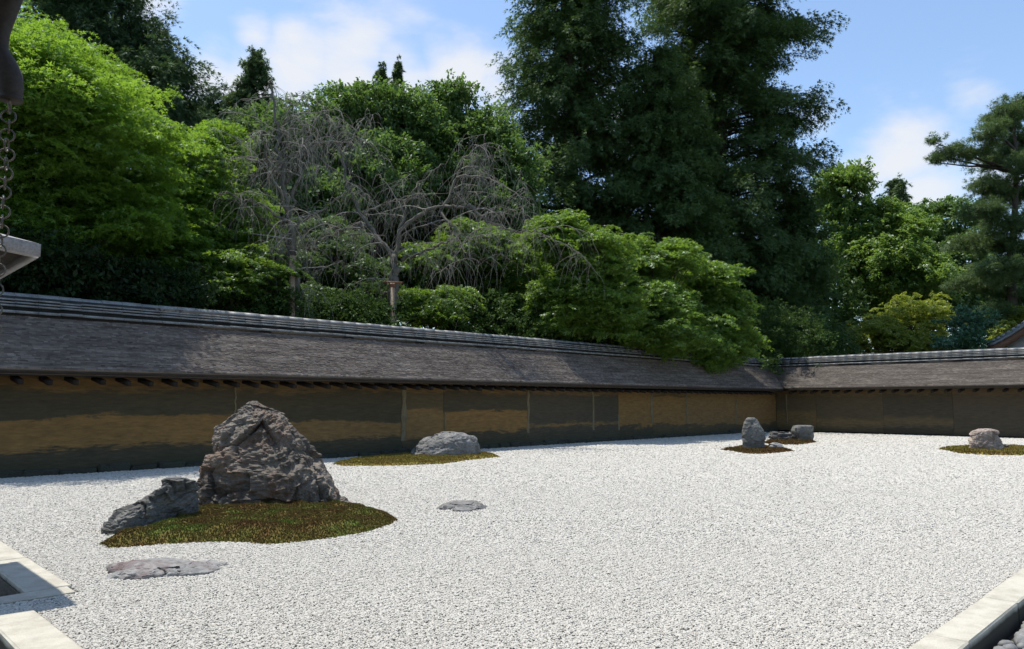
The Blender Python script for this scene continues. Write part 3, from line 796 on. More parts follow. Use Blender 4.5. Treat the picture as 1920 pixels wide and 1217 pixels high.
rock(M['rock_big'], 'largest boulder, tall dark craggy peak with rusty veins on the big moss mound',
     [(751.5, 472, 482), (754, 466, 486), (760, 459, 492), (768, 449, 503), (778, 437, 524), (791, 424, 539), (799, 409, 549), (806, 401, 556), (825, 398.5, 574), (848, 396, 594), (871, 391.5, 613), (891, 388, 624), (907, 382.5, 630), (934, 381, 641), (950, 380, 650), (962, 379, 655)],
     A1, 0.0, .60, .115, .46, 3, g1, 2.8, 190, 250, .45, .30)
A2 = onz(285, 991)
rock(M['rock_slate'], 'low dark slate boulder leaning against the left side of the largest boulder',
     [(896, 314, 346), (901, 303, 364), (908, 296, 374), (920, 286, 377), (936, 268, 377), (950, 246, 373), (962, 226, 372), (975, 213, 371), (988, 204, 366), (1000, 197, 330), (1012, 194, 280)],
     A2, .90, .34, .085, .36, 7, g1, 3.4, 130, 180, .6, .36, (1, 1.3))
rock(M['rock_flat'], 'flat pale stone with reddish veins sunk in the gravel at the lower left',
     [(1055, 280, 345), (1059, 232, 384), (1064, 205, 398), (1071, 194, 401)], onz(295, 1072), .12, .75, .045, .30, 9, g4, 2.0, 50, 130, .8, .3, None, .05, 'flat_stone')
rock(M['rock_grey'], 'flat grey stone flush with the gravel at the centre, right of the largest boulder',
     [(942, 846, 886), (945, 830, 906), (949, 823, 914), (953, 821, 916)], onz(868, 953), .0, .95, .03, .22, 12, g4, 2.0, 40, 110, 1.3, .45, None, .05, 'flat_stone')
rock(M['rock_grey'], 'rounded grey boulder on the olive moss patch near the long wall',
     [(809, 828, 852), (812, 812, 868), (818, 800, 882), (826, 786, 889), (836, 778, 895), (848, 771, 899), (858, 769, 901)], onz(835, 856), .1, .55, .075, .5, 14, 'boulder by the long wall', 2.2, 80, 120, 1.0, .25)
rock(M['rock_upright'], 'upright standing stone with rounded top on brown moss',
     [(782.5, 1402, 1414), (786, 1397, 1419), (793, 1393, 1423), (802, 1391, 1427), (812, 1390, 1430), (825, 1390, 1432), (845, 1391, 1432)], onz(1411, 844.5), 0, .62, .065, .62, 16, g2, 2.3, 80, 90, 1, .2)
rock(M['rock_pale'], 'small low pale stone at the right foot of the upright stone',
     [(830, 1448, 1458), (833, 1442, 1466), (838, 1438, 1470), (843, 1437, 1471)], onz(1454, 843), 0, .6, .05, .4, 18, g2, 2.0, 40, 70, .7, .2)
rock(M['rock_slate'], 'low layered stone with slanting ridges left of the blocky stone',
     [(809, 1450, 1472), (813, 1444, 1486), (819, 1442, 1490), (827, 1440, 1492)], onz(1466, 827), 0, .5, .11, .5, 20, g2, 2.3, 60, 90, 1.3, .3, (.7, 2.0))
rock(M['rock_upright'], 'squared blocky dark stone, flat topped, behind the upright stone',
     [(797, 1500, 1518), (799, 1491, 1520), (808, 1489, 1520.5), (818, 1490, 1520.5), (828, 1493, 1519)], onz(1505, 827.5), .25, .8, .06, .7, 22, g2, 4.5, 60, 90, .8, .15)
rock(M['rock_tan'], 'rounded tan mottled boulder on the moss patch at the right',
     [(804, 1836, 1856), (808, 1825, 1866), (815, 1820, 1871), (825, 1817, 1876), (836, 1815, 1878), (848, 1814, 1880)], onz(1846, 846.5), 0, .62, .075, .55, 24, g3, 2.3, 80, 110, 1.0, .3)
rock(M['rock_big'], 'small dark stone tucked against the right side of the tan boulder',
     [(833, 1878, 1886), (836, 1874, 1890), (845, 1872, 1893)], onz(1882, 845), 0, .6, .06, .3, 26, g3, 2.2, 40, 60, 1, .3)
rock(M['rock_pale'], 'pale flat stone lying in the moss in front of the tan boulder',
     [(846, 1862, 1880), (848, 1856, 1886), (851, 1854, 1888)], onz(1871, 850.5), 0, .5, .04, .3, 28, g3, 2.0, 30, 60, 1, .3, None, .05)

# ------------------------------------------------------------------ foliage
UP = np.array([0, 0, 1.0])
def unit(v): return v / (np.linalg.norm(v, axis=-1, keepdims=True) + 1e-9)
def leaf_cards(mb, P, D, Nn, size, kind, tone):
    """P centres, D tip directions, Nn leaf normals; a few real faces per leaf"""
    n = len(P); D = unit(D); W = unit(np.cross(Nn, D)); Nn = unit(np.cross(D, W)); s = size[:, None]
    if kind == 'maple':            # palmate: three narrow lobes
        vs = []; F = []
        base = P - D * s * .3
        for k, (a, l) in enumerate(((0, 1.0), (.95, .82), (-.95, .82))):
            d = D * math.cos(a) + W * math.sin(a); w = W * math.cos(a) - D * math.sin(a)
            vs += [base + w * s * .17, base - w * s * .17 + d * s * .12, base + d * s * l - Nn * s * .12 * abs(a)]
        V = np.stack(vs, 1).reshape(-1, 3); F = np.arange(n * 9).reshape(-1, 3); k = 9
    elif kind == 'diamond':
        V = np.stack([P - D * s * .5, P + W * s * .27 + Nn * s * .07, P + D * s * .55, P - W * s * .27 + Nn * s * .07], 1).reshape(-1, 3)
        F = np.arange(n * 4).reshape(-1, 4); k = 4
    elif kind == 'spray':          # flat scaly fan of a cypress: three drooping fingers
        vs = []
        for a, l in ((0, 1.0), (.55, .8), (-.55, .8)):
            d = D * math.cos(a) + W * math.sin(a); w = W * math.cos(a) - D * math.sin(a)
            vs += [P - w * s * .10, P + w * s * .10, P + d * s * l]
        V = np.stack(vs, 1).reshape(-1, 3); F = np.arange(n * 9).reshape(-1, 3); k = 9
    else:                          # needle tuft
        vs = []
        for a, b in ((0, 0), (.6, .3), (-.6, .3), (.3, -.6)):
            d = unit(D + W * a + Nn * b); w = unit(np.cross(d, Nn + .3 * W))
            vs += [P - w * s * .05, P + w * s * .05, P + d * s]
        V = np.stack(vs, 1).reshape(-1, 3); F = np.arange(n * 12).reshape(-1, 3); k = 12
    mb.add(V, F, np.repeat(tone, k))

def pads_from_blobs(rng, blobs, n, inner=.45, up=.15):
    """foliage pads spread through ellipsoidal limbs of the crown, thicker towards their shells"""
    w = np.array([b[1][0] * b[1][2] + b[1][0] * b[1][1] for b in blobs]); w = w / w.sum()
    P, O = [], []
    for b, c in zip(blobs, rng.multinomial(n, w)):
        d = rng.normal(size=(c, 3)); d[:, 2] += up; d = unit(d)
        r = rng.uniform(inner, 1.0, c) ** .7
        sd = rng.uniform(0, 50)
        r = r * (1 + .55 * np.array([mnoise.noise(Vector(q * 2.1) + Vector((sd, 0, 0))) for q in d])) * np.where(rng.random(c) < .06, 1.14, 1.0)
        P.append(np.array(b[0]) + d * r[:, None] * np.array(b[1])); O.append(d)
    return np.concatenate(P), np.concatenate(O)

def pad_leaves(rng, mb, per, rc, flat, kind, size, style, sj=.3):
    """one leafy pad about the origin, outward = +X, up = +Z"""
    OX = np.array([1.0, 0, 0])
    if style == 'layer':           # flat tier, a few sub-twigs, leaf tips drooping
        ns = max(4, per // 22); sa = rng.uniform(0, 6.283, ns); sr = rc * np.sqrt(rng.random(ns)) ; sz = rng.normal(0, flat * rc * 1.3, ns)
        k = rng.integers(0, ns, per); a = rng.uniform(0, 6.283, per); r = np.sqrt(rng.random(per)) * rc * .36
        Q = np.column_stack([sr[k] * np.cos(sa[k]) + r * np.cos(a), sr[k] * np.sin(sa[k]) + r * np.sin(a), sz[k] + rng.normal(0, flat * rc * .35, per)])
        rr = np.hypot(Q[:, 0], Q[:, 1]); Q[:, 2] -= .28 * rr * rr / rc + .25 * r * r / rc
        D = unit(np.column_stack([Q[:, 0], Q[:, 1], np.zeros(per)])) + rng.normal(0, .5, (per, 3)) - UP * .4 + OX * .3
        Nn = UP + rng.normal(0, .42, (per, 3))
    elif style == 'ball':
        ns = max(4, per // 16); sc_ = unit(rng.normal(size=(ns, 3))) * (rng.random((ns, 1)) ** .4) * rc
        k = rng.integers(0, ns, per); d = unit(rng.normal(size=(per, 3)))
        Q = (sc_[k] + d * (rng.random((per, 1)) ** .5) * rc * .33) * np.array([1, 1, flat])
        D = d + OX * .4 + rng.normal(0, .5, (per, 3)) - UP * .4
        Nn = unit(sc_[k]) * .35 + UP * .8 + rng.normal(0, .45, (per, 3))
    else:                          # 'droop': boughs of hanging fans
        ns = max(4, per // 18); sc_ = unit(rng.normal(size=(ns, 3))) * (rng.random((ns, 1)) ** .45) * rc * np.array([1.1, .8, flat])
        k = rng.integers(0, ns, per); d = unit(rng.normal(size=(per, 3)))
        t = rng.random(per)
        Q = sc_[k] + np.column_stack([t * rc * .55, np.zeros(per), -t * t * rc * .45]) + d * (rng.random((per, 1)) ** .5) * rc * .16
        D = OX * .7 + d * .55 - UP * (.25 + t[:, None] * .6)
        Nn = UP * .7 + OX * .4 + rng.normal(0, .45, (per, 3))
    s = size * (1 + rng.normal(0, sj, per)).clip(.4, 1.8)
    leaf_cards(mb, Q, D, Nn, s, kind, np.clip(rng.normal(.5, .2, per), 0, 1))

_NG = {}
def pad_nodes():
    if 'g' in _NG: return _NG['g']
    ng = bpy.data.node_groups.new('leaf_pads', 'GeometryNodeTree'); _NG['g'] = ng
    ng.interface.new_socket('Geometry', in_out='INPUT', socket_type='NodeSocketGeometry')
    ng.interface.new_socket('Geometry', in_out='OUTPUT', socket_type='NodeSocketGeometry')
    N, L = ng.nodes, ng.links
    gi, go = N.new('NodeGroupInput'), N.new('NodeGroupOutput')
    def na(nm, t):
        a = N.new('GeometryNodeInputNamedAttribute'); a.data_type = t; a.inputs['Name'].default_value = nm; return a.outputs['Attribute']
    cmp_ = N.new('FunctionNodeCompare'); cmp_.data_type = 'INT'; cmp_.operation = 'GREATER_EQUAL'
    L.new(na('variant', 'INT'), cmp_.inputs[2]); cmp_.inputs[3].default_value = 0
    se = N.new('GeometryNodeSeparateGeometry'); se.domain = 'POINT'
    L.new(gi.outputs[0], se.inputs[0]); L.new(cmp_.outputs[0], se.inputs['Selection'])
    sp = N.new('GeometryNodeSplitToInstances'); sp.domain = 'POINT'
    L.new(se.outputs['Selection'], sp.inputs['Geometry']); L.new(na('variant', 'INT'), sp.inputs['Group ID'])
    ip = N.new('GeometryNodeInstanceOnPoints'); ip.inputs['Pick Instance'].default_value = True
    L.new(se.outputs['Inverted'], ip.inputs['Points']); L.new(sp.outputs['Instances'], ip.inputs['Instance'])
    L.new(na('pick', 'INT'), ip.inputs['Instance Index'])
    er = N.new('FunctionNodeEulerToRotation'); L.new(na('turn', 'FLOAT_VECTOR'), er.inputs[0]); L.new(er.outputs[0], ip.inputs['Rotation'])
    L.new(na('size', 'FLOAT_VECTOR'), ip.inputs['Scale'])
    rl = N.new('GeometryNodeRealizeInstances')
    L.new(ip.outputs[0], go.inputs[0])
    return ng
def crown(root, P, O, m, per, rc, flat, kind, size, style, rng, nvar=5, tilt=.3, zspread=None):
    """the crown: leafy pads (leaf-sized faces) set on every pad point"""
    mb = MB(); cnt = []
    for k in range(nvar):
        n0 = mb.n; pad_leaves(rng, mb, per, rc, flat, kind, size, style); cnt.append(mb.n - n0)
    off = wloc(root); n = len(P); nv = mb.n
    mb.v.append(P.copy()); mb.t.append(np.full(n, .5)); mb.n += n
    Vall = mb.v[:-1]; mb.v = [v for v in Vall] + [P - off]
    me = mb.mesh('crown', False)
    tot = nv + n
    def at(nm, typ, arr):
        a = me.attributes.new(nm, typ, 'POINT'); a.data.foreach_set('vector' if typ == 'FLOAT_VECTOR' else 'value', arr.ravel())
    at('variant', 'INT', np.concatenate([np.repeat(np.arange(nvar), cnt), np.full(n, -1)]).astype(np.int32))
    at('pick', 'INT', np.concatenate([np.zeros(nv), rng.integers(0, nvar, n)]).astype(np.int32))
    az = np.arctan2(O[:, 1], O[:, 0]) + rng.normal(0, .5, n)
    if style == 'layer': az = rng.uniform(0, 6.283, n); 
    tx = rng.normal(0, tilt * .5, n); ty = rng.normal(0, tilt * .5, n)
    if style != 'layer': ty = ty + np.clip(-O[:, 2], -.6, .3) * .5
    at('turn', 'FLOAT_VECTOR', np.concatenate([np.zeros((nv, 3)), np.column_stack([tx, ty, az])]).astype(np.float32))
    sc_ = rng.uniform(.7, 1.3, n)
    at('size', 'FLOAT_VECTOR', np.concatenate([np.ones((nv, 3)), np.column_stack([sc_, sc_, sc_ * rng.uniform(.85, 1.15, n)])]).astype(np.float32))
    at('ptone', 'FLOAT', np.concatenate([np.full(nv, .5), np.clip(rng.normal(.5, .22, n), 0, 1)]).astype(np.float32))
    me.materials.append(m)
    o = bpy.data.objects.new('crown', me); COL.objects.link(o); o.parent = root
    md = o.modifiers.new('leaf_pads', 'NODES'); md.node_group = pad_nodes()
    return o

def curve3(a, b, sag, n=6, rng=None, wob=0.0):
    t = np.linspace(0, 1, n)[:, None]; P = a * (1 - t) + b * t
    P[:, 2] += (np.sin(np.pi * t[:, 0])) * sag
    if rng is not None: P[1:-1] += rng.normal(0, wob, (n - 2, 3))
    return P

def tree(name, label, cat, leaf, blobs, base, pads, per, rc, flat, kind, size, style, seed, group=None, trunk_r=.16, limbs=14, bark='bark', inner=.45, trunk_top=None, up=.15, fork=.35):
    rng = np.random.default_rng(seed)
    B = [(np.array(b[0]), np.array(b[1])) for b in blobs]
    base = np.array(base, float); base[2] = ground_at(base[0], base[1])
    root = empty(name, tuple(base), label, cat, group)
    P, O = pads_from_blobs(rng, B, pads, inner, up)
    P[:, 2] = np.maximum(P[:, 2], base[2] + .3)
    crown(root, P, O, M[leaf], per, rc, flat, kind, size, style, rng)
    tb = MB()
    cen = np.mean([b[0] for b in B], 0); top = np.array(trunk_top) if trunk_top is not None else np.array([cen[0], cen[1], cen[2] + .45 * (max(b[0][2] for b in B) - cen[2])])
    tp = curve3(base - [0, 0, .15], top, 0, 9, rng, .07); tp[0] = base - [0, 0, .15]
    tb.tube(tp, np.linspace(trunk_r, trunk_r * .3, 9) * np.array([1.35, 1.1] + [1] * 7), 8)
    for q in rng.choice(len(P), min(limbs, len(P)), False):
        t = rng.uniform(fork, .95); a = np.array([np.interp(t, np.linspace(0, 1, 9), tp[:, k]) for k in range(3)])
        if P[q][2] < a[2] - .3: a[2] = max(base[2] + .6, P[q][2] - .2); a[:2] = [np.interp(a[2], tp[:, 2], tp[:, k]) for k in range(2)]
        r0 = trunk_r * .42 * (1.1 - t * .6)
        tb.tube(curve3(a, P[q], .12 * np.linalg.norm(P[q] - a), 6, rng, .05), np.linspace(r0, .012, 6), 5, False)
    put('trunk', tb, M[bark], root, smooth=True)
    return root
def bl(px, py, D, rx, ry, rd=None):
    """a limb of a crown: position and extent surveyed in the photo, at its own distance, with its own depth"""
    c = atd(px, py, D); r = rx / FPX * D
    return (c, (r if rd is None else (r + rd) / 2, r if rd is None else (r + rd) / 2, ry / FPX * D))
def foot(px, D):
    p = atd(px, 700, D); return (p[0], p[1], 0)

GL = 'maples behind the long wall'
tree('maple_tree', 'tall bright green maple with sunlit top filling the left edge of the photo', 'maple', 'leaf_maple',
     [bl(30, 140, 13.2, 115, 95), bl(125, 180, 13.5, 105, 88), bl(215, 225, 14.0, 76, 80), bl(285, 285, 15.2, 56, 80), bl(60, 330, 14.9, 170, 110), bl(220, 390, 15.3, 100, 70), bl(-90, 200, 13.4, 130, 140), bl(40, 430, 15.0, 150, 60),
      bl(50, 120, 15.2, 130, 80), bl(170, 190, 15.6, 110, 80), bl(60, 180, 16.6, 140, 70), bl(240, 260, 16.6, 80, 70), bl(-60, 150, 15.4, 120, 90)],
     foot(60, 15.8), 1550, 230, .46, .10, 'maple', .062, 'layer', 101, GL, .2, 40)
tree('maple_tree', 'lighter green maple between the tall left maple and the bare weeping cherries', 'maple', 'leaf_maple',
     [bl(375, 330, 18.0, 58, 80), bl(325, 380, 17.4, 60, 75), bl(300, 440, 16.8, 80, 50), bl(430, 410, 18.5, 85, 66), bl(350, 430, 17.5, 60, 66), bl(410, 275, 19.0, 40, 50)], foot(400, 19.0), 560, 190, .44, .10, 'maple', .068, 'layer', 102, GL, .13, 20)
tree('maple_tree', 'low maple with layered lit sprays left of the first support post', 'maple', 'leaf_maple_mid',
     [bl(465, 500, 17.4, 75, 36), bl(420, 540, 17.2, 60, 20), bl(340, 500, 17.2, 70, 40)], foot(440, 18), 120, 170, .40, .09, 'maple', .066, 'layer', 103, GL, .09, 14)
tree('maple_tree', 'small layered maple low behind the roof ridge right of the second support post', 'maple', 'leaf_maple_mid',
     [bl(815, 582, 21.2, 58, 22), bl(770, 555, 21.6, 50, 18), bl(850, 555, 22, 50, 18)], foot(810, 22.3), 100, 170, .42, .08, 'maple', .075, 'layer', 104, GL, .08, 10)
tree('maple_tree', 'yellowish maple behind the drooping twigs of the right weeping cherry', 'maple', 'leaf_maple_mid',
     [bl(900, 470, 25, 80, 52), bl(830, 490, 25, 70, 42), bl(960, 510, 25, 70, 55)], foot(900, 26), 330, 170, .52, .09, 'maple', .085, 'layer', 105, GL, .13, 18)
tree('maple_tree', 'dim maple growing between the trunks of the two bare weeping cherries', 'maple', 'leaf_maple_deep',
     [bl(640, 500, 22, 80, 46), bl(600, 450, 22.5, 70, 46), bl(690, 550, 21.5, 60, 30), bl(580, 560, 21, 60, 26)], foot(640, 22.5), 250, 170, .46, .09, 'maple', .075, 'layer', 106, GL, .1, 16)
GM = 'sunlit maples at the wall corner'
tree('maple_tree', 'sunlit maple with rounded top just right of the bare weeping cherries', 'maple', 'leaf_maple_mid',
     [bl(1045, 440, 22.8, 50, 40), bl(1110, 485, 22.9, 72, 55), bl(1075, 560, 22.8, 74, 55), bl(1060, 605, 23.0, 55, 22), bl(1130, 580, 22.9, 60, 45)], foot(1085, 25.6), 560, 190, .46, .10, 'maple', .078, 'layer', 107, GM, .15, 22)
tree('maple_tree', 'broad sunlit maple leaning over the middle of the long wall roof', 'maple', 'leaf_maple_mid',
     [bl(1190, 500, 25.4, 70, 55), bl(1255, 485, 26, 55, 36), bl(1210, 580, 25.0, 95, 60), bl(1240, 632, 25.2, 85, 30), bl(1160, 612, 24.4, 70, 28)], foot(1215, 27.8), 640, 190, .48, .10, 'maple', .082, 'layer', 108, GM, .15, 22)
tree('maple_tree', 'drooping maple overhanging the roof where the two walls meet', 'maple', 'leaf_maple_mid',
     [bl(1325, 530, 28.0, 60, 46), bl(1350, 600, 27.8, 55, 60), bl(1300, 640, 27.4, 70, 34), bl(1350, 660, 27.8, 50, 24), bl(1315, 682, 27.2, 34, 12), bl(1385, 640, 28.4, 26, 34)], foot(1330, 30.5), 520, 190, .48, .12, 'maple', .085, 'layer', 109, GM, .14, 20)

GB = 'broadleaf trees behind the weeping cherries'
tree('broadleaf_tree', 'dark glossy broadleaf tree behind the left weeping cherry', 'tree', 'leaf_broad',
     [bl(560, 290, 27, 90, 85), bl(490, 265, 28, 60, 60), bl(600, 400, 26, 90, 80), bl(500, 370, 27, 80, 80)], foot(560, 27.5), 420, 150, .68, .7, 'diamond', .135, 'ball', 120, GB, .2, 24)
tree('broadleaf_tree', 'tallest broadleaf tree, glossy green, at the centre behind the cherries', 'tree', 'leaf_broad',
     [bl(700, 220, 28.5, 66, 66), bl(640, 235, 28, 60, 62), bl(760, 250, 29, 70, 70), bl(710, 340, 28, 110, 80)], foot(710, 29), 460, 150, .68, .7, 'diamond', .135, 'ball', 121, GB, .22, 24)
tree('broadleaf_tree', 'green broadleaf tree with rounded crown left of the tall cypresses', 'tree', 'leaf_broad',
     [bl(845, 205, 30.5, 55, 48), bl(800, 270, 30, 70, 70), bl(880, 290, 30.5, 66, 76), bl(840, 370, 30, 100, 60)], foot(850, 31), 420, 150, .72, .7, 'diamond', .14, 'ball', 122, GB, .2, 24)
tree('broadleaf_tree', 'loose broadleaf tree brushing the left edge of the tall cypresses', 'tree', 'leaf_broad',
     [bl(930, 290, 30, 50, 85), bl(970, 340, 29.5, 50, 60), bl(920, 400, 29, 70, 50)], foot(940, 30.5), 230, 150, .68, .7, 'diamond', .135, 'ball', 123, GB, .16, 18)
GD = 'dark trees in the shade behind the long wall'
for k, (px, py, D, rx, ry, lab) in enumerate([
        (130, 470, 22, 190, 110, 'dark tree in deep shade behind the tall left maple'),
        (380, 430, 27, 120, 110, 'dark tree in shade behind the lighter green maple'),
        (560, 500, 30, 120, 120, 'dark tree seen between the cherry trunks, left of the second post'),
        (780, 490, 32, 130, 120, 'dark tree in shade behind the right weeping cherry'),
        (1010, 520, 33, 110, 120, 'dark tree in shade behind the sunlit round-topped maple'),
        (1300, 520, 46, 120, 110, 'dark tree filling the gap behind the trunks of the tall cypresses'),
        (1480, 540, 47, 110, 110, 'dark tree behind the young cypress right of the tall ones')]):
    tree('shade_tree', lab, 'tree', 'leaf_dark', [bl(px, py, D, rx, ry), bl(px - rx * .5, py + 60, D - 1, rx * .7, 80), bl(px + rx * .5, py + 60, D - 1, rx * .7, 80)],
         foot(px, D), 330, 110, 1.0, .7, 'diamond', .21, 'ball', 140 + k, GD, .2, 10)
GH = 'shrubs directly behind the long wall'
for k, (px, py, D, rx, ry, lab) in enumerate([
        (60, 505, 13.9, 130, 48, 'dark shrub behind the wall at the left edge'),
        (250, 535, 15.6, 120, 40, 'dark shrub behind the wall below the tall left maple'),
        (480, 575, 18.4, 100, 26, 'dark shrub at the foot of the first support post'),
        (660, 590, 20.2, 95, 26, 'dark shrub between the two support posts'),
        (900, 600, 23.4, 110, 40, 'dark shrub at the foot of the right weeping cherry'),
        (1050, 630, 25.2, 80, 35, 'dark shrub behind the ridge under the round-topped maple'),
        (1450, 620, 32, 90, 55, 'dark shrub behind the wall corner under the cypresses'),
        (1525, 650, 35, 50, 30, 'dark shrub behind the right wall beside the cypress trunks')]):
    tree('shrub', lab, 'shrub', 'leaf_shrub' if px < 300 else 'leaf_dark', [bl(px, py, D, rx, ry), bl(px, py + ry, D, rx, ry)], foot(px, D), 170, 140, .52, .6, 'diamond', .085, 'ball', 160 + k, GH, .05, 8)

def conifer(name, label, cat, px, D, top_py, prof, seed, leaf='leaf_hinoki', levels=24, per=62, pad=.7, size=.30, group=None, trunk_r=.45, zmin=1.5, gaps=.1, kind='spray', side=None, jitter=.25):
    """straight trunk, limbs level by level with hanging flat sprays; prof(t) = limb reach, t = 0 foot .. 1 top"""
    rng = np.random.default_rng(seed)
    b = np.array(foot(px, D)); b[2] = ground_at(b[0], b[1]); topz = atd(px, top_py, D)[2]
    root = empty(name, tuple(b), label, cat, group)
    tb = MB(); tp = np.array([b + [0, 0, -.2]] + [b + [rng.normal(0, .06), rng.normal(0, .06), (topz - b[2]) * t] for t in np.linspace(.05, 1, 10)])
    tb.tube(tp, np.linspace(trunk_r, .03, 11), 10)
    P, O = [], []
    H = topz - b[2]
    for z in np.arange(zmin, H, H / levels * .5):
        t = z / H; reach = prof(t)
        for k in range(int(rng.integers(3, 6))):
            if rng.random() < gaps: continue
            a = rng.uniform(0, 6.283); o = np.array([math.cos(a), math.sin(a), 0])
            r = reach * rng.uniform(1 - jitter * 1.6, 1 + jitter * .35)
            s = np.array([np.interp(z, tp[:, 2] - b[2], tp[:, q]) for q in range(3)])
            e = s + o * r + UP * (rng.normal(0, .25) - .10 * r + .25 * t * r)
            tb.tube(curve3(s, e, .10 * r, 5, rng, .05), np.linspace(.07 * (1.15 - t) + .02, .012, 5), 4, False)
            m_ = max(1, int(r / (pad * .95)))
            for q in range(m_):
                f = 1 - q / max(1, m_) * .72
                P.append(s * (1 - f) + e * f + UP * .10 * r * math.sin(math.pi * f) + rng.normal(0, pad * .28, 3)); O.append(o)
    for z in np.arange(max(zmin, 1.0), H * .97, pad * .55):          # boughs close round the stem
        for k in range(3):
            a = rng.uniform(0, 6.283); o = np.array([math.cos(a), math.sin(a), 0]); c_ = np.array([np.interp(z, tp[:, 2] - b[2], tp[:, q]) for q in range(3)])
            P.append(c_ + o * min(pad * .8, prof(z / H) * .35) + rng.normal(0, pad * .15, 3)); O.append(o)
    for q in range(4): P.append(tp[-1] - UP * q * .25); O.append(unit(rng.normal(size=3) * [1, 1, .2] + UP * .8))
    P, O = np.array(P), np.array(O)
    crown(root, P, O, M[leaf], per, pad, .5, kind, size, 'droop', rng)
    put('trunk', tb, M['bark'], root, smooth=True)
    return root
GC = 'tall dark cypresses at the centre'
conifer('cypress_tree', 'left of the tall dark cypresses, its ragged crown cut by the top of the photo', 'cypress', 1078, 36, -360, lambda t: 4.4 * (1 + .10 * math.sin(t * 60)) * (1 - t) ** .45 * (.75 + .25 * min(1, t * 3)), 201, levels=62, per=260, pad=.82, size=.155, group=GC, zmin=3, gaps=.05)
conifer('cypress_tree', 'right of the tall dark cypresses, densest and reaching down to the wall corner', 'cypress', 1365, 40, -600, lambda t: 5.3 * (1 - t) ** .34 * (1 + .10 * math.sin(t * 70)), 202, levels=84, per=280, pad=.90, size=.16, group=GC, zmin=1, gaps=.03, trunk_r=.5)
conifer('cypress_tree', 'middle cypress standing in front of the two taller dark ones', 'cypress', 1245, 35, 95, lambda t: 4.0 * (1 - t) ** .5, 203, levels=44, per=250, pad=.72, size=.145, group=GC, zmin=2, gaps=.05)
conifer('cypress_tree', 'young cypress with lit drooping boughs right of the tall dark ones', 'cypress', 1512, 39, 370, lambda t: 2.3 * (1 - t) ** .5, 204, levels=22, per=240, pad=.7, size=.155, group=GC, zmin=.5, gaps=.08)
tree('conifer_tree', 'massive dark conifer rising behind the tall left maple', 'conifer', 'leaf_conifer',
     [bl(190, 30, 25, 95, 80), bl(255, 95, 25, 70, 70), bl(320, 145, 25.5, 42, 42), bl(140, 100, 24.5, 90, 80), bl(300, 200, 26, 60, 40), bl(110, -20, 25, 60, 60), bl(230, 170, 24, 90, 60), bl(160, -60, 25, 90, 60)],
     foot(190, 26), 520, 220, .75, .6, 'spray', .14, 'droop', 205, None, .4, 30)
conifer('conifer_tree', 'pointed conifer with dark narrow top against the clouds at the left', 'conifer', 458, 36, 98, lambda t: 4.4 * (1 - t) ** .95, 206, 'leaf_pine', 46, 120, .4, .15, None, .3, 3, .05)
conifer('conifer_tree', 'slender conifer tip, left of the pair above the central broadleaf trees', 'conifer', 703, 38, 126, lambda t: 2.7 * (1 - t), 207, 'leaf_pine', 60, 70, .24, .12, 'pair of conifer tips', .2, 6, .05)
conifer('conifer_tree', 'slender conifer tip, right of the pair above the central broadleaf trees', 'conifer', 736, 38.5, 118, lambda t: 2.7 * (1 - t), 208, 'leaf_pine', 60, 70, .24, .12, 'pair of conifer tips', .2, 6, .05)
conifer('conifer_tree', 'small distant conifer tip on the skyline at the right', 'conifer', 1700, 75, 338, lambda t: 4.2 * (1 - t) ** .8, 209, 'leaf_pine', 34, 90, .75, .3, None, .3, 5, .05)
tree('conifer_tree', 'dark conifer shoulder on the skyline between the left maple and the pointed conifer', 'conifer', 'leaf_conifer',
     [bl(425, 200, 37, 45, 36), bl(380, 215, 37, 50, 36), bl(420, 260, 36, 70, 50), bl(345, 240, 37, 40, 50)], foot(410, 37), 170, 140, .8, .6, 'spray', .22, 'droop', 210, None, .3, 14)

GR_ = 'trees beyond the right wall'
tree('broadleaf_tree', 'bright light green tree just right of the tall dark cypresses', 'tree', 'leaf_bright',
     [bl(1585, 360, 55, 48, 46), bl(1618, 430, 54.5, 42, 60), bl(1570, 440, 55, 45, 70), bl(1610, 500, 54, 55, 60), bl(1595, 335, 55, 28, 22), bl(1548, 345, 55, 22, 24)], foot(1595, 55), 460, 140, .8, .7, 'diamond', .19, 'ball', 220, GR_, .25, 18)
tree('broadleaf_tree', 'mid green layered tree below the small distant conifer tip', 'tree', 'leaf_bright',
     [bl(1680, 430, 54, 55, 40), bl(1660, 500, 53, 75, 60), bl(1720, 520, 52, 60, 50), bl(1670, 390, 54, 28, 24)], foot(1680, 54), 400, 140, .8, .25, 'diamond', .18, 'layer', 221, GR_, .2, 16)
tree('broadleaf_tree', 'dark green tree on the skyline between the layered tree and the pine', 'tree', 'leaf_broad',
     [bl(1770, 415, 58, 70, 42), bl(1740, 470, 57, 80, 60), bl(1800, 490, 56, 60, 60)], foot(1770, 58), 380, 140, .9, .6, 'diamond', .20, 'ball', 222, GR_, .22, 16)
tree('broadleaf_tree', 'shaded tree behind the yellow-green maple beyond the right wall', 'tree', 'leaf_broad',
     [bl(1700, 560, 57, 110, 60), bl(1800, 570, 56, 90, 60), bl(1620, 590, 57, 70, 60), bl(1880, 560, 56, 90, 80)], foot(1710, 57), 460, 130, .95, .6, 'diamond', .21, 'ball', 223, GR_, .22, 14)
tree('maple_tree', 'yellow-green maple rising just above the right wall roof', 'maple', 'leaf_yellow',
     [bl(1640, 625, 40, 62, 36), bl(1700, 595, 40.5, 62, 38), bl(1755, 585, 41, 40, 32), bl(1720, 640, 39.8, 70, 24)], foot(1690, 41), 400, 160, .5, .12, 'maple', .10, 'layer', 224, GR_, .13, 18)
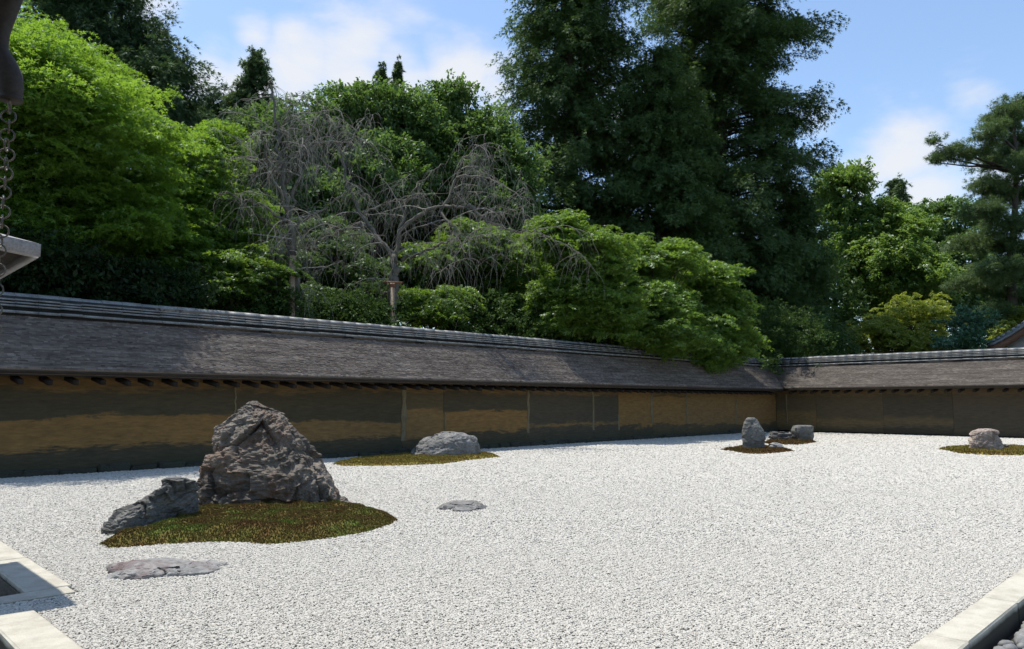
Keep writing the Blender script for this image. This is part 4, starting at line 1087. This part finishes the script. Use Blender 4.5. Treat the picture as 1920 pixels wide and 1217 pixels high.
tree('shrub', 'blue-green rounded shrub above the right wall, beside the yellow-green maple', 'shrub', 'leaf_blue',
     [bl(1825, 612, 35.5, 36, 34), bl(1810, 640, 35.2, 40, 20)], foot(1825, 35.6), 130, 140, .40, .6, 'diamond', .10, 'ball', 225, GR_, .08, 10)
tree('shrub', 'small bright green shrub beside the tiled roof at the right edge', 'shrub', 'leaf_yellow',
     [bl(1885, 622, 38.5, 26, 14), bl(1915, 600, 39.5, 20, 26)], foot(1885, 38.6), 70, 130, .4, .6, 'diamond', .10, 'ball', 226, GR_, .06, 8)

def pine():
    rng = np.random.default_rng(230)
    D = 41; b = np.array(foot(1895, D)); b[2] = ground_at(b[0], b[1])
    root = empty('pine_tree', tuple(b), 'tall pine at the right edge with one long bough reaching left over the sky', 'pine')
    tb = MB(); top = atd(1905, 185, D)
    tp = curve3(b - UP * .2, top, 0, 10, rng, .08); tb.tube(tp, np.linspace(.34, .05, 10), 9)
    pads = [(1890, 215, 0, 42, 26), (1925, 205, 1, 40, 30), (1862, 250, -1, 36, 22), (1915, 265, .5, 45, 26), (1872, 300, .8, 50, 24), (1930, 310, -1, 40, 26),
            (1800, 283, -.6, 26, 11), (1775, 290, -.6, 20, 10), (1752, 262, -.6, 5, 5), (1752, 300, -.7, 6, 6), (1828, 290, -.6, 28, 13), (1860, 350, 0, 48, 24), (1915, 365, 1, 50, 26), (1850, 395, -1, 42, 18),
            (1900, 420, -.5, 55, 24), (1845, 455, .8, 60, 22), (1915, 470, 0, 50, 26), (1880, 510, -1, 60, 24), (1835, 530, .6, 50, 20), (1915, 560, .3, 50, 28), (1870, 590, -.6, 42, 20)]
    P, O = [], []
    for px, py, dd, rx, ry in pads:
        c = atd(px, py, D + dd * 1.6); r = np.array([rx / FPX * D] * 2 + [ry / FPX * D])
        n = max(5, int(rx * ry / 20)); d = unit(rng.normal(size=(n, 3)) + [0, 0, .2]); P.append(c + d * r * (rng.random((n, 1)) ** .5)); O.append(unit(d + UP * .5))
        t = np.clip((c[2] - .5 - b[2]) / (top[2] - b[2]), .1, .97); a = np.array([np.interp(t, np.linspace(0, 1, 10), tp[:, k]) for k in range(3)])
        if px < 1830 and py < 310: a = np.array([np.interp(.74, np.linspace(0, 1, 10), tp[:, k]) for k in range(3)])
        tb.tube(curve3(a, c - UP * .15, .05, 6, rng, .1), np.linspace(.10, .02, 6), 5, False)
    P, O = np.concatenate(P), np.concatenate(O)
    crown(root, P, O, M['leaf_pine'], 130, .42, .7, 'needle', .15, 'ball', rng)
    put('trunk', tb, M['bark'], root, smooth=True)
pine()

# ------------------------------------------------------------------ bare weeping cherries with their props
def weeping(label, limbs, D, seed, ntw, footpx):
    rng = np.random.default_rng(seed)
    b = np.array(foot(footpx, D)); b[2] = ground_at(b[0], b[1])
    root = empty('weeping_cherry_tree', tuple(b), label, 'cherry tree', 'bare weeping cherries behind the long wall')
    tb, tw = MB(), MB(); seeds_ = []
    for r0, r1, dd, pts in limbs:
        n = len(pts); P = np.array([atd(x, y, D + dd[0] + (dd[1] - dd[0]) * i / (n - 1)) for i, (x, y) in enumerate(pts)])
        if r0 >= .13: P[0] = b - UP * .2
        t = np.linspace(0, n - 1, n * 5); Q = np.stack([np.interp(t, np.arange(n), P[:, k]) for k in range(3)], -1)
        Q[1:-1] = (Q[:-2] + Q[1:-1] * 2 + Q[2:]) / 4; Q += rng.normal(0, .035, Q.shape)
        rr = np.linspace(r0, r1, len(Q)) * (.8 if r0 < .12 else .95) * (1 + .18 * np.sin(np.arange(len(Q)) * 1.9 + seed)); tb.tube(Q, rr, 7)
        for q, r_ in zip(Q[2:], rr[2:]):
            if q[2] > b[2] + 3.2: seeds_.append((q, r_))
    put('trunk', tb, M['bark_grey'], root, smooth=True)
    # secondary boughs, then hanging twigs
    bough = []
    for k in range(48):
        q, r_ = seeds_[rng.integers(len(seeds_))]; a = rng.uniform(0, 6.283); ln = rng.uniform(.6, 1.9)
        d = np.array([math.cos(a), math.sin(a), rng.uniform(-.1, .9)]); pts = [q]; v = unit(d)
        for s in range(8):
            v = unit(v + rng.normal(0, .17, 3) - UP * .12); pts.append(pts[-1] + v * ln / 8)
        tw.tube(pts, np.linspace(min(.019, r_ * .5), .006, 9), 4, False); bough += pts[2:]
    pool = [s[0] for s in seeds_] * 1 + bough * 2
    for k in range(ntw):
        q = pool[rng.integers(len(pool))]; a = rng.uniform(0, 6.283); ln = rng.gamma(3, .27) + .15; n = 8
        v = unit(np.array([math.cos(a), math.sin(a), rng.uniform(-.9, .6)])); pts = [np.array(q)]
        for s in range(n):
            v = unit(v + rng.normal(0, .2, 3) - UP * rng.uniform(.15, .55)); nx_ = pts[-1] + v * ln / n
            pts.append(nx_)
        tw.tube(pts, np.linspace(.0048, .0022, n + 1), 3, False)
    put('twigs', tw, M['twig'], root)
    return root
weeping('left bare weeping cherry with tall thin limbs and grey hanging twigs', [
    (.15, .09, (0, 0), [(556, 600), (552, 540), (548, 470), (545, 420)]),
    (.09, .02, (0, .3), [(546, 430), (538, 380), (527, 320), (522, 260), (514, 210), (508, 160), (505, 150)]),
    (.06, .012, (0, -.9), [(540, 400), (512, 330), (495, 280), (488, 245)]),
    (.06, .012, (0, .8), [(543, 415), (560, 340), (566, 290), (592, 225), (608, 195)]),
    (.055, .012, (.2, -.5), [(528, 330), (500, 300), (455, 290), (420, 305)]),
    (.05, .012, (0, -1.2), [(545, 420), (490, 390), (440, 370), (400, 360)]),
    (.05, .012, (0, -.6), [(548, 470), (510, 420), (470, 395), (430, 340)]),
    (.05, .012, (.2, .6), [(522, 270), (536, 230), (542, 190)]),
    (.045, .012, (.2, .9), [(534, 350), (580, 270), (640, 265), (690, 250)]),
    (.05, .012, (0, .4), [(545, 430), (600, 395), (640, 370), (660, 330)]),
], 18.2, 301, 1050, 556)
weeping('right bare weeping cherry with crooked pale limbs spreading low over the wall', [
    (.19, .11, (0, 0), [(735, 620), (738, 560), (741, 510), (738, 480)]),
    (.10, .02, (0, .4), [(738, 485), (705, 440), (676, 405), (655, 350), (640, 290), (627, 257)]),
    (.09, .02, (0, -.3), [(740, 480), (752, 430), (790, 400), (838, 380), (858, 330), (868, 300), (882, 286)]),
    (.06, .012, (-.2, -.9), [(838, 385), (880, 388), (940, 402), (985, 384)]),
    (.06, .012, (-.1, -1), [(825, 395), (850, 430), (868, 470), (900, 495)]),
    (.06, .012, (0, -.8), [(752, 490), (800, 470), (838, 452), (870, 440)]),
    (.05, .012, (0, .8), [(752, 430), (760, 380), (800, 330), (840, 300)]),
    (.05, .012, (.2, 1.2), [(676, 405), (720, 380), (780, 370), (790, 340)]),
    (.05, .012, (.2, -.8), [(690, 420), (640, 430), (600, 450), (570, 470)]),
    (.05, .012, (-.3, -1.3), [(858, 330), (900, 330), (950, 350), (1000, 385)]),
    (.05, .012, (-.5, -1.4), [(880, 388), (920, 420), (970, 435), (1010, 432), (1042, 455)]),
    (.05, .012, (.3, .8), [(640, 290), (670, 240), (690, 205)]),
    (.05, .012, (0, .2), [(735, 540), (715, 560), (700, 585)]),
], 20.6, 302, 1250, 735)
def prop(px, top_py, D, label, cross):
    b = np.array(foot(px, D)); b[2] = ground_at(b[0], b[1]) ; t = atd(px, top_py, D)
    root = empty('support_post', tuple(b), label, 'support post')
    mb = MB(); mb.tube([b - UP * .2, (b + t) / 2 + [.01, 0, 0], t], [.085, .08, .075], 10); put('post', mb, M['post_wood'], root, smooth=True)
    mb = MB(); w = .10
    for k in range(3):
        a = np.arange(13) / 12 * 6.283; z = t[2] - .04 - .035 * k
        mb.tube(np.stack([t[0] + w * .75 * np.cos(a), t[1] + w * .75 * np.sin(a), np.full(13, z)], -1), .02, 5, False)
    put('binding', mb, M['binding'] if cross else M['bark'], root, smooth=True)
    if cross:
        mb = MB(); mb.tube([t - _R * .27 + UP * .03, t + _R * .27 + UP * .01], [.038, .035], 9); put('crossbar', mb, M['binding'], root, smooth=True)
prop(548, 470, 17.9, 'plain timber support post under the left bare cherry', False)
prop(736, 531, 20.2, 'short support post with orange-bound crossbar under the right bare cherry', True)
mb = MB(); a, c = atd(330, 408, 17.6), atd(548, 448, 17.9)
mb.tube(curve3(a, c, -.06, 10), .016, 5, False)
put('rope', mb, M['rope'], base=tuple(a), label='pale rope strung from the left maple to the left bare cherry', cat='rope', smooth=True)

# ------------------------------------------------------------------ tiled gable beyond the right wall
def gable():
    D = 35.0
    tip = atd(1853, 645, D); ex = unit(_R - .62 * _H); ey = unit(_H + .62 * _R)      # gable end turned to the garden
    root = empty('tiled_building', (tip[0], tip[1], 0), 'white walled building with curved grey tiled gable at the right edge', 'building')
    half, rise, depth = 3.4, 2.5, 7.0
    def prof(t): return rise * (t ** 1.25)                       # t 0 eave .. 1 ridge, slightly hollow
    ts = np.linspace(0, 1, 15)
    def P(x, y, z): return tip + ex * x + ey * y + UP * z
    def slab(nm, m_, y0, y1, lo, hi, x_in=0.0):
        b = MB()
        for sg in (0, 1):
            V = []
            for t in ts:
                x = half * t if sg == 0 else 2 * half - half * t
                for y in (y0, y1):
                    for dz in (lo, hi): V.append(P(x, y, prof(t) + dz))
            F = []
            for q in range(len(ts) - 1):
                s = q * 4; n_ = s + 4
                F += [(s + 1, n_ + 1, n_ + 3, s + 3), (s, s + 2, n_ + 2, n_), (s, n_, n_ + 1, s + 1), (s + 2, s + 3, n_ + 3, n_ + 2)]
            F += [(0, 1, 3, 2)]
            b.add(V, F)
        return put(nm, b, m_, root)
    slab('roof', M['tile'], 0, depth, -.12, 0)
    slab('bargeboard', M['wood_brown'], .06, .14, -.48, -.125)
    slab('soffit', M['wood_brown'], .15, depth - .2, -.20, -.125)
    b = MB(); W = [(.75, -4.6), (2 * half - .75, -4.6)]
    V = []
    for y in (.8, depth - .8):
        V += [P(.75, y, -4.6), P(2 * half - .75, y, -4.6), P(2 * half - .75, y, prof(.22) - .22), P(half, y, prof(1) - .3), P(.75, y, prof(.22) - .22)]
    b.add(V, [(0, 1, 6, 5), (1, 2, 7, 6), (2, 3, 8, 7), (3, 4, 9, 8), (4, 0, 5, 9)]); b.f.append(np.array([[4, 3, 2, 1, 0], [5, 6, 7, 8, 9]])); put('wall', b, M['plaster'], root)
    # verge tiles and round roll along the gable edge
    L_ = [P(half * t, .0, prof(t)) for t in np.linspace(0, 1, 60)]
    me = pebble_tile()
    for sg in (0, 1):
        for t in np.linspace(.0, .98, 17):
            x = half * t if sg == 0 else 2 * half - half * t
            p = P(x, .10, prof(t) + .06); sl_ = math.atan2(rise * 1.25 * t ** .25, half) * (1 if sg == 0 else -1)
            inst('verge_tile', me, root, tuple(p), (0, -sl_, math.atan2(ex[1], ex[0])))
    for y in np.arange(.5, depth, .3):
        b = MB()
        for sg in (0, 1):
            pts = [P(half * t if sg == 0 else 2 * half - half * t, y, prof(t) + .02) for t in np.linspace(0, .99, 10)]
            b.tube(pts, .065, 6)
        put('tile_roll', b, M['tile'], root, smooth=True)
    b = MB(); b.tube([P(half, -.1, rise + .15), P(half, depth + .1, rise + .15)], .17, 8); put('ridge', b, M['tile'], root, smooth=True)
def pebble_tile():
    b = MB(); k = 8; an = np.linspace(0, math.pi, k)
    V = [(x, y * 1.0, z) for x in (-.10, .10) for y, z in [(.13 * math.cos(t), .10 * math.sin(t)) for t in an]]
    b.add(V, [(q, q + 1, q + 1 + k, q + k) for q in range(k - 1)]); b.f.append(np.array([list(range(k))[::-1], [k + q for q in range(k)]]))
    me = b.mesh('verge_tile', True); me.materials.append(M['tile']); return me
gable()

# ------------------------------------------------------------------ foreground at the left edge: eave, spout, rain chain, copper roof corner
def foreground():
    D = 3.0
    top = atd(30, -40, D)
    ev = empty('eave_gutter', (.55, 2.5, top[2]), 'dark bronze gutter spout curling down at the upper left corner', 'gutter')
    b = MB(); b.tube([(.60, -1.0, top[2] + .02), (.60, 1.5, top[2] + .02), (.605, 3.66, top[2] + .02)], .075, 12); put('gutter', b, M['bronze'], ev, smooth=True)
    pts = [(22, -60), (14, -10), (8, 30), (0, 62), (-4, 95), (8, 122), (17, 145), (20, 168), (20, 184)]
    rad = [30, 27, 19, 16, 17, 23, 24, 22, 19]
    P = np.array([atd(x, y, D) for x, y in pts]); t = np.linspace(0, 8, 40)
    Q = np.stack([np.interp(t, np.arange(9), P[:, k]) for k in range(3)], -1); R_ = np.interp(t, np.arange(9), rad) / FPX * D
    for _ in range(3): Q[1:-1] = (Q[:-2] + 2 * Q[1:-1] + Q[2:]) / 4; R_[1:-1] = (R_[:-2] + 2 * R_[1:-1] + R_[2:]) / 4
    b = MB(); b.tube(Q, R_, 16); b.tube([Q[-1] + UP * .006, Q[-1] - UP * .012], [R_[-1] * 1.08] * 2, 16); put('spout', b, M['bronze'], ev, smooth=True)
    bd = MB(); bd.box((-2.2, -1.2, top[2] + .10), (.58, 3.62, top[2] + .16)); put('eave_board', bd, M['wood_dark'], ev)
    pb = MB(); pb.box((-1.25, 2.9, -.32), (-1.07, 3.08, top[2] + .10)); put('pillar', pb, M['wood_dark'], ev)
    # chain: alternating linked rings
    c0 = atd(19, 190, D); ring_r = .027
    ch = empty('rain_chain', (c0[0], c0[1], -.2), 'rain chain of thin metal rings hanging from the dark spout', 'chain')
    b = MB(); n = 20; a = np.arange(n + 1) / n * 6.2832
    Vr = MB(); k = 6; rm = ring_r; rt = .0036
    V = []; F = []
    for i in range(n):
        for j in range(k):
            ph = j / k * 6.2832; r = rm + rt * math.cos(ph); V.append((r * math.cos(a[i]), rt * math.sin(ph), r * math.sin(a[i])))
    for i in range(n):
        for j in range(k): F.append((i * k + j, ((i + 1) % n) * k + j, ((i + 1) % n) * k + (j + 1) % k, i * k + (j + 1) % k))
    Vr.add(V, F); me = Vr.mesh('ring', True); me.materials.append(M['ring_metal'])
    z = c0[2] - ring_r; i = 0; r = random.Random(4)
    while z > -.16:
        inst('ring', me, ch, (c0[0] + r.uniform(-.003, .003), c0[1] + r.uniform(-.003, .003), z), (0, 0, math.radians(-44.6 + (24 if i % 2 else -62) + r.uniform(-14, 14))), (1, 1, 1))
        z -= ring_r * 1.52; i += 1
    # small copper-clad gate roof whose corner pokes in
    z1 = 2.215; cx_, cy_ = 1.145, 5.66
    g = empty('gate_roof', (.2, 6.4, 0), 'corner of a small copper-clad roof catching the light at the left edge', 'roof')
    b = MB(); x0, y1 = -.9, 7.2
    # top sheet rises towards the middle; turned-up corner at the garden side
    V = [(cx_, cy_, z1 + .035), (x0, cy_, z1 + .26), (x0, y1, z1 + .26), (cx_, y1, z1 + .035), (.45, 6.4, z1 + .30), (x0, 6.4, z1 + .32)]
    V2 = [(v[0], v[1], v[2] - .018) for v in V]
    fs = [(0, 4, 5, 1), (0, 3, 4), (3, 2, 5, 4)]
    b.add(V, np.array([f for f in fs if len(f) == 4])); b.f.append(np.array([[0, 3, 4]]) + b.n - 6)
    put('copper_sheet', b, M['copper_sheet'], g)
    b = MB(); V = [(cx_ + .01, cy_ - .01, z1 + .03), (x0, cy_ - .01, z1 + .255), (x0, cy_ + .04, z1 + .255), (cx_ - .04, cy_ + .04, z1 + .03)]
    W = [(v[0], v[1], v[2] - .085) for v in V]
    b.add(V + W, [(0, 1, 5, 4), (2, 3, 7, 6), (3, 0, 4, 7), (4, 5, 6, 7)])
    V = [(cx_ + .01, cy_ + .04, z1 + .03), (cx_ + .01, y1, z1 + .03), (cx_ - .04, y1, z1 + .03), (cx_ - .04, cy_ + .04, z1 + .03)]
    W = [(v[0], v[1], v[2] - .085) for v in V]
    b.add(V + W, [(0, 1, 5, 4), (2, 3, 7, 6), (1, 2, 6, 5), (4, 5, 6, 7)]); put('fascia', b, M['copper_sheet'], g)
    b = MB(); b.box((x0, cy_ + .08, z1 - .03), (cx_ - .06, y1 - .05, z1 - .0)); put('soffit', b, M['wood_dark'], g)
    b = MB(); b.box((.02, 6.3, -.32), (.2, 6.48, z1 - .032)); b.box((-.8, 6.3, -.32), (-.62, 6.48, z1 - .032)); put('gate_post', b, M['wood_dark'], g)
foreground()
nt = sum(sum(len(p.vertices) - 2 for p in o.data.polygons) if len(o.data.polygons) < 3000 else len(o.data.loops) - 2 * len(o.data.polygons) for o in SC.objects if o.type == 'MESH')
print('triangles', nt)
